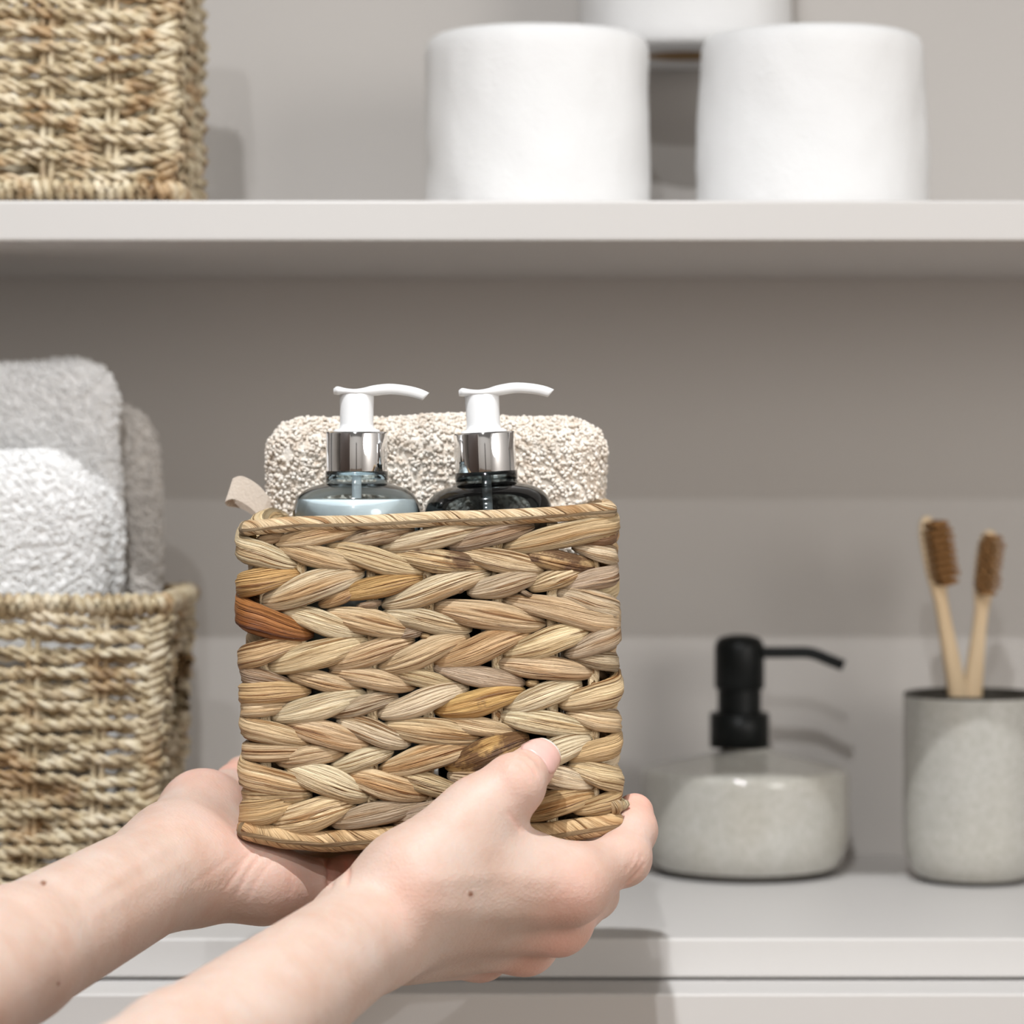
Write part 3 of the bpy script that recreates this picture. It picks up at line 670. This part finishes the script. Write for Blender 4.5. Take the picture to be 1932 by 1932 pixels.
def wrapped_rim(name, pts, rad, col, turn=0.011, closed=True, amp=0.14):
    """rim wound with a flat leaf: tube with diagonal wrap ridges"""
    p = np.array(pts, float); q = []
    M = len(p)
    for i in range(M if closed else M - 1):
        a = p[i]; b = p[(i + 1) % M]; n = max(2, int(np.linalg.norm(b - a) / 0.0011)); q.extend(np.linspace(a, b, n, endpoint=False))
    q = np.array(q)
    for _ in range(5): q = (np.roll(q, 1, 0) + 2 * q + np.roll(q, -1, 0)) / 4
    t = np.roll(q, -1, 0) - np.roll(q, 1, 0); t /= np.linalg.norm(t, axis=1)[:, None]; up = np.array((0, 0, 1.0))
    nn = np.cross(t, up); nn /= np.linalg.norm(nn, axis=1)[:, None]; bb = np.cross(nn, t)
    u = np.concatenate([[0], np.cumsum(np.linalg.norm(np.diff(q, axis=0), axis=1))]); K = 14; th = np.linspace(0, 2 * np.pi, K, endpoint=False)
    wn = u[:, None] / turn + th[None] / (2 * np.pi) + 0.25 * vnoise(np.column_stack([u / 0.01, u * 0, u * 0]))[:, None]
    fr = wn - np.floor(wn); r = rad * (1 - amp / 2 + amp * (1 - fr) ** 1.5 + 0.10 * (vnoise(np.column_stack([u / 0.007, u * 0 + 4, u * 0])) - 0.5)[:, None])
    V = q[:, None] + r[..., None] * (np.cos(th)[None, :, None] * nn[:, None] + np.sin(th)[None, :, None] * bb[:, None])
    uv = np.stack([wn * 0.35, np.broadcast_to(th[None] / 6.28, wn.shape) + 0 * wn], -1).reshape(-1, 2)
    me = mesh(name, V.reshape(-1, 3), ring_faces(len(q), K, 0, True), True, uv); o = obj(name, me, M_LEAF, hb); o.color = (*col, .12); return o
def fr(px, py, dy=0.0): s_ = (YB - CAMY) / FPX; return np.array(((px - 966) * s_, YB + dy, (EYE - py) * s_))
wrapped_rim('top_rim', [fr(464, 997, -.001), fr(560, 988, -.001), fr(700, 986, -.001), fr(820, 979, -.001), fr(950, 976, -.001), fr(1050, 970, -.001), fr(1150, 962, -.001),
                        fr(1152, 961, BD * .5), fr(1146, 960, BD), fr(900, 974, BD), fr(466, 996, BD), fr(464, 997, BD * .5)], 0.0030, (0.72, 0.57, 0.38), 0.026, amp=0.03)
wrapped_rim('bottom_rim', [fr(466, 1566), fr(530, 1580), fr(610, 1588), fr(700, 1582), fr(800, 1574), fr(950, 1572), fr(1020, 1574), fr(1090, 1564), fr(1158, 1553),
                           fr(1160, 1552, BD * .5), fr(1152, 1552, BD), fr(800, 1566, BD), fr(468, 1566, BD), fr(466, 1566, BD * .5)], 0.0042, (0.62, 0.44, 0.25), 0.028, amp=0.05)
for i in range(8):
    y0 = YB + 0.004 + (BD - 0.008) * i / 8
    me = box((XL + .004, y0, zbot - .001), (XR - .004, y0 + BD / 8 - .0012, zbot + .002), .0006, 1); me.uv_layers.new(name='UVMap')
    o = obj('base_strip', me, M_LEAF, hb); o.color = (0.62, 0.45, 0.25, .15)
root_at(hb, ((XL + XR) / 2, YB + BD / 2, zbot))

# ------------------------------------------------------------------ bottles and towel inside the braided basket
def pump_bottle(px, lean, body_m, liq_m, label, ybt, fill_py):
    s_ = (ybt - CAMY) / FPX; zz = lambda py: (EYE - py) * s_; rr = lambda d: d * s_
    zb = zbot + 0.0045
    t_ = empty('pump_bottle', label, 'bottle', 'pump bottles in the braided basket')
    outer = smooth_profile([(rr(100), zb), (rr(116), zb + .003), (rr(121), zb + .010), (rr(121), zz(1050)), (rr(121), zz(985)), (rr(119.5), zz(958)), (rr(112), zz(938)), (rr(98), zz(925)), (rr(80), zz(917)), (rr(62), zz(912)), (rr(58), zz(907)), (rr(57), zz(901)), (rr(56), zz(893))], 5)
    inner = outer.copy(); inner[:, 0] -= rr(4.0); inner = inner[:-1]
    prof = np.vstack([[(0.0, zb)], outer])
    B = obj('body', lathe('body', prof, 72, (0, 0, 0)), body_m, t_)
    zl = zz(fill_py); li = inner[inner[:, 1] < zl].copy(); li[:, 0] -= 0.0002
    rtop = np.interp(zl, inner[:, 1], inner[:, 0]) - .0002
    lp = np.vstack([[(0.0, zb + .0025)], li[li[:, 1] > zb + .0025], [(rtop, zl)], [(0.0, zl)]])
    obj('liquid', lathe('liquid', lp, 64, (0, 0, 0)), liq_m, t_)
    obj('dip_tube', lathe('dip_tube', [(rr(9), zl + .0004), (rr(9), zz(895))], 16, (0, 0, 0)), M_WHITE, t_)
    obj('chrome_collar', lathe('chrome_collar', [(rr(51), zz(896)), (rr(57), zz(896)), (rr(58), zz(893)), (rr(58), zz(818)), (rr(57), zz(815)), (rr(34), zz(814))], 72, (0, 0, 0)), M_CHROME, t_)['label'] = 'shiny chrome collar'
    obj('neck_ring', lathe('neck_ring', [(rr(54), zz(905)), (rr(59), zz(905)), (rr(59), zz(889)), (rr(54), zz(889))], 64, (0, 0, 0)), M_CLEAR, t_)
    obj('pump_stem', lathe('pump_stem', [(rr(44), zz(815)), (rr(43), zz(811)), (rr(33), zz(808)), (rr(31.5), zz(800)), (rr(32.5), zz(745)), (rr(30), zz(738)), (0, zz(736))], 48, (0, 0, 0)), M_WHITE, t_)
    # actuator: side outline (dx, py) swept to a rounded width
    top = smooth_profile([(-43, 733), (-36, 729), (-22, 732), (-5, 734), (12, 732), (32, 727), (62, 724), (92, 727), (118, 733), (137, 741)], 4)
    bot = smooth_profile([(-43, 744), (-36, 745), (-22, 745), (-5, 746), (12, 747), (32, 747), (62, 744), (88, 746), (108, 750), (124, 755)], 4)
    hw = np.interp(top[:, 0], [-43, -36, 0, 30, 60, 137], [18, 26, 34, 26, 15, 10]); K = 16; an = np.linspace(0, 2 * np.pi, K, endpoint=False)
    cs = np.sign(np.cos(an)) * np.abs(np.cos(an)) ** .6; sn = np.sign(np.sin(an)) * np.abs(np.sin(an)) ** .6
    X = (top[:, 0] + bot[:, 0])[:, None] / 2 + (top[:, 0] - bot[:, 0])[:, None] / 2 * sn[None]
    Z = (top[:, 1] + bot[:, 1])[:, None] / 2 + (top[:, 1] - bot[:, 1])[:, None] / 2 * sn[None]
    Y = hw[:, None] * cs[None]
    V = np.stack([X * s_, Y * s_, (EYE - Z) * s_], -1).reshape(-1, 3); F = [list(f) for f in ring_faces(len(top), K)] + [list(range(K))[::-1], [(len(top) - 1) * K + j for j in range(K)]]
    obj('pump_head', mesh('pump_head', V, F), M_WHITE, t_)
    for c in t_.children: c.matrix_parent_inverse = Matrix.Translation((0, 0, -zb))
    t_.location = ((px - 966) * s_, ybt, zb); t_.rotation_euler = (0, lean, 0)
yq = YB + 0.036
pump_bottle(673, 0.0, M_CLEAR, M_LOTION, 'clear bottle of milky lotion with chrome collar and white pump', yq, 942)
pump_bottle(952, -0.055, M_SMOKE, M_DARKLIQ, 'smoked dark grey bottle with chrome collar and white pump', yq, 1010)

yt_ = YB + 0.082; s_ = (yt_ - CAMY) / FPX
def tw(px): return (px - 966) * s_
zt_ = (EYE - 793) * s_; zb_ = zbot + .006
me = rounded_slab('towel', ((tw(510) + tw(1136)) / 2, yt_, (zt_ + zb_) / 2), ((tw(1136) - tw(510)) / 2, 0.0185, (zt_ - zb_) / 2), (0.018, 0.017, 0.013), 0.0014, 0.0006, 0.0024, 0.003, 8)
bt = obj('towel', me, M_BOUCLE); tag(bt, 'nubbly beige towel folded behind the two pump bottles', 'towel')
pl = obj('pile', pile(me, zbot + 0.10, 0.0016, 'loop', 5), M_BOUCLE, bt); pl['kind'] = 'stuff'
path = [P(520, 985, yt_ - .008), P(500, 958, yt_ - .010), P(478, 935, yt_ - .010), P(450, 920, yt_ - .010), P(432, 925, yt_ - .009), P(438, 934, yt_ - .004), P(462, 938, yt_ - .002), P(490, 955, yt_), P(515, 975, yt_)]
pp = smooth_profile(np.array(path)[:, [0, 2]], 4); py = np.interp(np.linspace(0, 1, len(pp)), np.linspace(0, 1, len(path)), np.array(path)[:, 1])
cen = np.column_stack([pp[:, 0], py, pp[:, 1]]); hw = np.array((0.0015, 0.0, 0.0046)); th = np.array((0.0, 0.0004, 0.0))
V = np.stack([cen - hw - th, cen + hw - th, cen + hw + th, cen - hw + th], 1).reshape(-1, 3)
F = [list(f) for f in ring_faces(len(cen), 4)] + [[3, 2, 1, 0], [len(V) - 4, len(V) - 3, len(V) - 2, len(V) - 1]]
rb = obj('hanging_loop', mesh('hanging_loop', V, F, False), M_RIBBON, bt); rb['label'] = 'woven cotton hanging loop'

# ------------------------------------------------------------------ the person's two forearms and hands (distance field -> surface nets)
class Field:
    def __init__(s, lo, hi, h):
        s.h = h; s.lo = np.array(lo); n = np.ceil((np.array(hi) - s.lo) / h).astype(int) + 1
        s.ax = [(s.lo[i] + h * np.arange(n[i])).astype(np.float32) for i in range(3)]; s.n = n
    def new(s): return np.full(s.n, 0.05, dtype=np.float32)
    def region(s, lo, hi):
        sl = []
        for i in range(3):
            a = int(max(0, math.floor((lo[i] - s.lo[i]) / s.h))); b = int(min(s.n[i], math.ceil((hi[i] - s.lo[i]) / s.h) + 1)); sl.append(slice(a, max(a, b)))
        X = s.ax[0][sl[0]][:, None, None]; Y = s.ax[1][sl[1]][None, :, None]; Z = s.ax[2][sl[2]][None, None, :]
        return tuple(sl), X, Y, Z
def smin(a, b, k):
    if k <= 0: return np.minimum(a, b)
    h = np.maximum(k - np.abs(a - b), 0) / k; return np.minimum(a, b) - h * h * k * 0.25
def add_cone(Fd, A, a, b, ra, rb, k=0.004, squash=None):
    """round cone a->b; squash = (direction, factor): thinner along the direction"""
    a = np.array(a, float); b = np.array(b, float); m = max(ra, rb) + 0.014
    sl, X, Y, Z = Fd.region(np.minimum(a, b) - m, np.maximum(a, b) + m)
    ab = (b - a); L2 = ab @ ab
    dx, dy, dz = X - a[0], Y - a[1], Z - a[2]
    t = np.clip((dx * ab[0] + dy * ab[1] + dz * ab[2]) / L2, 0, 1)
    dx = dx - t * ab[0]; dy = dy - t * ab[1]; dz = dz - t * ab[2]
    if squash:
        n = np.array(squash[0], float); n /= np.linalg.norm(n); q = (dx * n[0] + dy * n[1] + dz * n[2]) * (1 / squash[1] - 1)
        dx = dx + q * n[0]; dy = dy + q * n[1]; dz = dz + q * n[2]
    d = np.sqrt(dx * dx + dy * dy + dz * dz) - (ra + (rb - ra) * t)
    A[sl] = smin(A[sl], d.astype(np.float32), k)
def add_ball(Fd, A, c, r, k=0.004): add_cone(Fd, A, c, np.array(c) + (1e-4, 0, 0), r, r, k)
def surface_nets(A, lo, h):
    for ax in range(3):
        e = [slice(None)] * 3
        for side in (0, -1): e[ax] = side; A[tuple(e)] = np.maximum(A[tuple(e)], 0.001)   # closed at the limits
    ins = A < 0; s = np.zeros(np.array(A.shape) - 1, dtype=np.int8)
    cs = [(i, j, k) for i in (0, 1) for j in (0, 1) for k in (0, 1)]
    n0, n1, n2 = A.shape
    sub = lambda B, c: B[c[0]:n0 - 1 + c[0], c[1]:n1 - 1 + c[1], c[2]:n2 - 1 + c[2]]
    for c in cs: s += sub(ins, c)
    act = np.argwhere((s > 0) & (s < 8)); acc = np.zeros((len(act), 3)); cnt = np.zeros(len(act))
    val = {c: A[act[:, 0] + c[0], act[:, 1] + c[1], act[:, 2] + c[2]].astype(float) for c in cs}
    for c in cs:
        for ax in range(3):
            if c[ax]: continue
            e = list(c); e[ax] = 1; e = tuple(e); a = val[c]; b = val[e]; m = (a < 0) != (b < 0)
            t = np.where(m, a / np.where(m, a - b, 1), 0); p = np.tile(np.array(c, float), (len(act), 1)); p[:, ax] = t
            acc[m] += p[m]; cnt[m] += 1
    V = (act + acc / cnt[:, None]) * h + lo
    idx = np.full(s.shape, -1, dtype=np.int32); idx[act[:, 0], act[:, 1], act[:, 2]] = np.arange(len(act)); Fs = []
    for ax in range(3):
        u, v = (ax + 1) % 3, (ax + 2) % 3
        a = [slice(None)] * 3; b = [slice(None)] * 3; a[ax] = slice(0, -1); b[ax] = slice(1, None)
        ch = np.argwhere(ins[tuple(a)] != ins[tuple(b)])
        ok = (ch[:, u] > 0) & (ch[:, v] > 0) & (ch[:, u] < A.shape[u] - 1) & (ch[:, v] < A.shape[v] - 1); ch = ch[ok]
        q = []
        for du, dv in ((-1, -1), (0, -1), (0, 0), (-1, 0)):
            c = ch.copy(); c[:, u] += du; c[:, v] += dv; q.append(idx[c[:, 0], c[:, 1], c[:, 2]])
        q = np.stack(q, 1); fl = ins[ch[:, 0], ch[:, 1], ch[:, 2]]; q[~fl] = q[~fl][:, ::-1]; Fs.append(q)
    F = np.vstack(Fs); F = F[(F >= 0).all(1)]
    e = np.vstack([F[:, [0, 1]], F[:, [1, 2]], F[:, [2, 3]], F[:, [3, 0]]]); e = np.vstack([e, e[:, ::-1]]); deg = np.bincount(e[:, 0], minlength=len(V))[:, None]
    for lam in (0.55, -0.57, 0.55, -0.57, 0.5, -0.3):
        nb = np.stack([np.bincount(e[:, 0], weights=V[e[:, 1], i], minlength=len(V)) for i in range(3)], 1) / np.maximum(deg, 1); V = V + lam * (nb - V)
    return V, F

VOX = 0.00095
def chain(Fd, A, pts, rs, k=0.003):
    for (a, b, ra, rb) in zip(pts[:-1], pts[1:], rs[:-1], rs[1:]): add_cone(Fd, A, a, b, ra, rb, k)

# --- right hand: thumb on the basket front, fingers under its right corner
W_R = P(699, 1757, -0.242)
K2, K3, K4, K5 = P(1078, 1668, -0.214), P(1052, 1738, -0.198), P(990, 1778, -0.180), P(905, 1792, -0.160)
fr_ = Field((-0.220, -0.655, -0.275), (0.066, -0.075, -0.098), VOX); palm = fr_.new(); fing = fr_.new()
add_cone(fr_, palm, P(-350, 2540, -0.60), P(-60, 2330, -0.52), 0.036, 0.032, 0.004)
add_cone(fr_, palm, P(-60, 2330, -0.52), P(345, 2018, -0.37), 0.032, 0.0250, 0.004)
add_cone(fr_, palm, P(345, 2018, -0.37), W_R, 0.0250, 0.0200, 0.006)
add_cone(fr_, palm, W_R, P(800, 1706, -0.226), 0.0200, 0.0205, 0.010)
for Kp, rk, st in ((K2, 0.0125, (775, 1680, -0.236)), (K3, 0.0120, (765, 1710, -0.226)), (K4, 0.0115, (755, 1742, -0.214)), (K5, 0.0112, (750, 1764, -0.204))):
    add_cone(fr_, palm, P(*st), Kp, 0.0185, rk, 0.010)
# thumb base, web and thumb
T0, T1, T2, T3 = P(790, 1652, -0.238), P(905, 1535, -0.2235), P(968, 1482, -0.2200), P(1004, 1447, -0.2085)
add_cone(fr_, palm, T0, T1, 0.0180, 0.0128, 0.012)
add_cone(fr_, palm, P(880, 1600, -0.224), P(985, 1640, -0.216), 0.015, 0.0120, 0.012)
add_cone(fr_, palm, P(930, 1640, -0.218), K2, 0.014, 0.0118, 0.010)
chain(fr_, fing, [T1, T2, T3], [0.0122, 0.0108, 0.0086], 0.003)
add_ball(fr_, fing, T2 + np.array((0.0006, -0.0008, 0.0004)), 0.0109, 0.003)
# fingers
I1, I2, I3 = P(1175, 1617, -0.196), P(1195, 1566, -0.184), P(1197, 1533, -0.177)
chain(fr_, fing, [K2, I1, I2, I3], [0.0120, 0.0097, 0.0088, 0.0074])
add_ball(fr_, fing, I1 + np.array((0.0006, -0.0004, -0.0010)), 0.0093, 0.004)
chain(fr_, fing, [K3, P(1118, 1686, -0.165), P(1108, 1610, -0.140), P(1096, 1575, -0.125)], [0.0115, 0.0098, 0.0085, 0.0075])
chain(fr_, fing, [K4, P(1052, 1742, -0.143), P(1040, 1630, -0.118), P(1030, 1580, -0.108)], [0.0110, 0.0098, 0.0085, 0.0075])
chain(fr_, fing, [K5, P(965, 1775, -0.130), P(962, 1660, -0.108), P(960, 1600, -0.100)], [0.0105, 0.0090, 0.0078, 0.0070])
R_A = smin(palm, fing, 0.0075)
VR, FR = surface_nets(R_A, fr_.lo, VOX)

# --- left hand: palm up under the left corner of the basket
W_L = P(318, 1640, -0.196)
fl_ = Field((-0.310, -0.605, -0.255), (0.02, -0.06, -0.098), VOX); palm = fl_.new(); fing = fl_.new()
add_cone(fl_, palm, P(-900, 2340, -0.55), P(-420, 2060, -0.46), 0.036, 0.031, 0.004)
add_cone(fl_, palm, P(-420, 2060, -0.46), P(20, 1806, -0.300), 0.031, 0.0232, 0.004)
add_cone(fl_, palm, P(20, 1806, -0.300), W_L, 0.0232, 0.0205, 0.006)
add_cone(fl_, palm, W_L, P(400, 1640, -0.172), 0.0205, 0.0175, 0.010)
# heel of the hand: outer edge (little finger side) and thumb mound
add_cone(fl_, palm, P(395, 1652, -0.188), P(500, 1668, -0.182), 0.0160, 0.0135, 0.012)
add_cone(fl_, palm, P(500, 1668, -0.182), P(592, 1672, -0.176), 0.0135, 0.0095, 0.010)
add_cone(fl_, palm, P(330, 1590, -0.178), P(382, 1532, -0.142), 0.0165, 0.0150, 0.012)
add_cone(fl_, palm, P(385, 1630, -0.165), P(560, 1682, -0.135), 0.0150, 0.0115, 0.012)
add_cone(fl_, palm, P(380, 1580, -0.150), P(560, 1664, -0.105), 0.0140, 0.0110, 0.012)
add_cone(fl_, palm, P(382, 1532, -0.142), P(425, 1512, -0.118), 0.0145, 0.0112, 0.010)
chain(fl_, fing, [P(425, 1514, -0.118), P(448, 1486, -0.098), P(458, 1462, -0.085)], [0.0112, 0.0098, 0.0080])
chain(fl_, fing, [P(590, 1668, -0.172), P(655, 1652, -0.163), P(720, 1640, -0.150), P(775, 1630, -0.14)], [0.0092, 0.0076, 0.0070, 0.0062])
chain(fl_, fing, [P(590, 1680, -0.152), P(700, 1660, -0.142), P(790, 1640, -0.128), P(850, 1616, -0.12)], [0.0095, 0.0084, 0.0078, 0.0070])
chain(fl_, fing, [P(580, 1674, -0.130), P(710, 1648, -0.120), P(810, 1624, -0.110), P(880, 1600, -0.10)], [0.0095, 0.0086, 0.0078, 0.0070])
chain(fl_, fing, [P(560, 1656, -0.108), P(690, 1626, -0.098), P(790, 1606, -0.09), P(850, 1588, -0.085)], [0.0095, 0.0085, 0.0076, 0.0068])
L_A = smin(palm, fing, 0.006)
VL, FL = surface_nets(L_A, fl_.lo, VOX)

V = np.vstack([VR, VL]); F = np.vstack([FR, FL + len(VR)])
# creases pressed into the skin: lines drawn where they run, sunk along the surface normal
e1 = V[F[:, 2]] - V[F[:, 0]]; e2 = V[F[:, 3]] - V[F[:, 1]]; fn = np.cross(e1, e2); VN = np.zeros_like(V)
for q in range(4):
    for i in range(3): VN[:, i] += np.bincount(F[:, q], weights=fn[:, i], minlength=len(V))
VN /= np.linalg.norm(VN, axis=1)[:, None] + 1e-12
SX = 966 + V[:, 0] / (V[:, 1] - CAMY) * FPX; SY = EYE - V[:, 2] / (V[:, 1] - CAMY) * FPX; front = (VN[:, 1] < 0.1)
fold = np.zeros(len(V))
def crease(pts, wpx, depth, ymax=0.0):
    best = np.full(len(V), 1e9); L = len(pts) - 1; tt = np.zeros(len(V))
    for i, (a, b) in enumerate(zip(pts[:-1], pts[1:])):
        dx, dy = b[0] - a[0], b[1] - a[1]; t = np.clip(((SX - a[0]) * dx + (SY - a[1]) * dy) / (dx * dx + dy * dy), 0, 1)
        d = np.hypot(SX - a[0] - t * dx, SY - a[1] - t * dy); m = d < best; best[m] = d[m]; tt[m] = (i + t[m]) / L
    g = np.exp(-(best / wpx) ** 2) * front * (V[:, 1] < ymax) * np.clip(np.sin(np.pi * (0.06 + 0.88 * tt)) * 2.2, 0, 1)
    global fold
    fold = np.maximum(fold, g * min(1, max(0, depth) / 0.0008)); V[:] = V - VN * (g * depth)[:, None]
for pts, w_, dp in (([(484, 1599), (462, 1622), (449, 1645), (424, 1680)], 4.2, .00035), ([(509, 1597), (480, 1628), (466, 1650), (447, 1688)], 4.2, .00035), ([(439, 1616), (410, 1636), (384, 1655), (364, 1668)], 5, .0002),
                    ([(524, 1612), (500, 1640), (480, 1668), (470, 1694)], 4, .00028), ([(470, 1612), (440, 1640), (415, 1672)], 4, .0002),
                    ([(614, 1618), (624, 1642), (622, 1672)], 6, .0016), ([(651, 1620), (657, 1645), (654, 1672)], 5, .0009), ([(540, 1620), (552, 1650), (548, 1690)], 8, .0002),
                    ([(984, 1428), (1002, 1444), (1014, 1466)], 4, .0004), ([(976, 1440), (992, 1456), (1002, 1478)], 4, .0003), ([(968, 1452), (982, 1470), (988, 1488)], 4, .0002), ([(992, 1420), (1012, 1436), (1022, 1456)], 3.5, .0003),
                    ([(1212, 1612), (1204, 1632), (1188, 1652)], 3.5, .0004), ([(1216, 1626), (1206, 1646), (1186, 1664)], 3.5, .0004), ([(1200, 1606), (1194, 1626), (1180, 1644)], 3.5, .0003), ([(1207, 1640), (1196, 1656), (1178, 1672)], 3.5, .0003),
                    ([(1176, 1560), (1192, 1566), (1208, 1566)], 4, .0003), ([(958, 1530), (968, 1545), (985, 1570)], 5, .0004)):
    crease(pts, w_, dp)
# soft tendons on the inner wrist and the back of the hand
for pts, w_, dp in (([(170, 1690), (260, 1630), (345, 1580)], 14, -.0004), ([(190, 1720), (280, 1662), (360, 1618)], 14, -.0003), ([(800, 1660), (930, 1650), (1060, 1660)], 18, -.0004), ([(820, 1720), (940, 1725), (1040, 1735)], 18, -.0005)):
    crease(pts, w_, dp)
me = mesh('person', V, F)
tone = np.zeros((len(V), 4), dtype=np.float32); tone[:, 3] = 1
def blush(c, r, amt, ch=0, p=2.0):
    d = np.linalg.norm(V - np.array(c), axis=1); tone[:, ch] = np.maximum(tone[:, ch], amt * np.exp(-(d / r) ** p))
for c, r, amt in ((K2 + (0, -.01, -.004), .014, .40), (K3 + (0, -.008, -.006), .014, .55), (K4 + (0, -.006, -.006), .014, .45), (K5 + (0, -.005, -.006), .012, .4), (I1, .012, .42), (I3, .016, .5), (I2, .012, .38),
                  (T2, .014, .36), (T3, .014, .42), (P(1100, 1700, -.2), .02, .5), (P(770, 1690, -.262), .014, .22), (P(650, 1650, -.17), .016, .55), (P(440, 1470, -.1), .016, .5), (P(375, 1480, -.14), .020, .30),
                  (P(440, 1580, -.19), .02, .25), (P(560, 1640, -.19), .018, .22)): blush(c, r, amt)
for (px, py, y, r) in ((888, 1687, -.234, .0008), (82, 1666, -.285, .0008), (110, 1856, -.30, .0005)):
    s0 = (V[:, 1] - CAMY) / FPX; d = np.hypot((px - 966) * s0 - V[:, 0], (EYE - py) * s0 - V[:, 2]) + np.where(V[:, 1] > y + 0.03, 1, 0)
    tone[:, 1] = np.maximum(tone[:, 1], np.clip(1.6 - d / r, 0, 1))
tone[:, 0] = np.clip(tone[:, 0] + 0.35 * fold, 0, 1)
ca = me.attributes.new('tone', 'FLOAT_COLOR', 'POINT'); ca.data.foreach_set('color', tone.ravel())
person = obj('person', me, M_SKIN); tag(person, 'bare forearms and hands of a person holding the braided basket', 'person')
# thumbnail
ax_ = (T3 - T2) / np.linalg.norm(T3 - T2); n_ = np.array((0.52, -0.45, 0.72)); n_ -= ax_ * (n_ @ ax_); n_ /= np.linalg.norm(n_); sd = np.cross(ax_, n_)
NU, NV = 12, 12; vs = []
for i in range(NU):
    q = i / (NU - 1); t = -0.0035 + 0.0135 * q
    for j in range(NV):
        a = (j / (NV - 1) * 2 - 1) * math.radians(58) * (1 - 0.22 * (q > .85) * (q - .85) / .15 - 0.18 * max(0, .2 - q) / .2)
        r = 0.0092 - 0.0017 * max(0, t) / 0.0099 + 0.0002
        if q > 0.7: r = r * (1 - 0.10 * (q - .7) / .3)
        r -= 0.00032 * max(0, 0.25 - q) / 0.25 + 0.0001 * abs(j / (NV - 1) * 2 - 1) ** 4
        vs.append(T3 + ax_ * t + (n_ * math.cos(a) + sd * math.sin(a)) * r)
fs = [[i * NV + j, i * NV + j + 1, (i + 1) * NV + j + 1, (i + 1) * NV + j] for i in range(NU - 1) for j in range(NV - 1)]
nm = mesh('nail', vs, fs); nm.materials.append(M_NAIL); nm.materials.append(M_NAILTIP)
for p_ in nm.polygons:
    if p_.index // (NV - 1) >= NU - 2: p_.material_index = 1
nl = obj('nail', nm, None, person); so = nl.modifiers.new('thick', 'SOLIDIFY'); so.thickness = 0.0004; so.offset = 0; nl['label'] = 'pink thumbnail with a thin white edge'
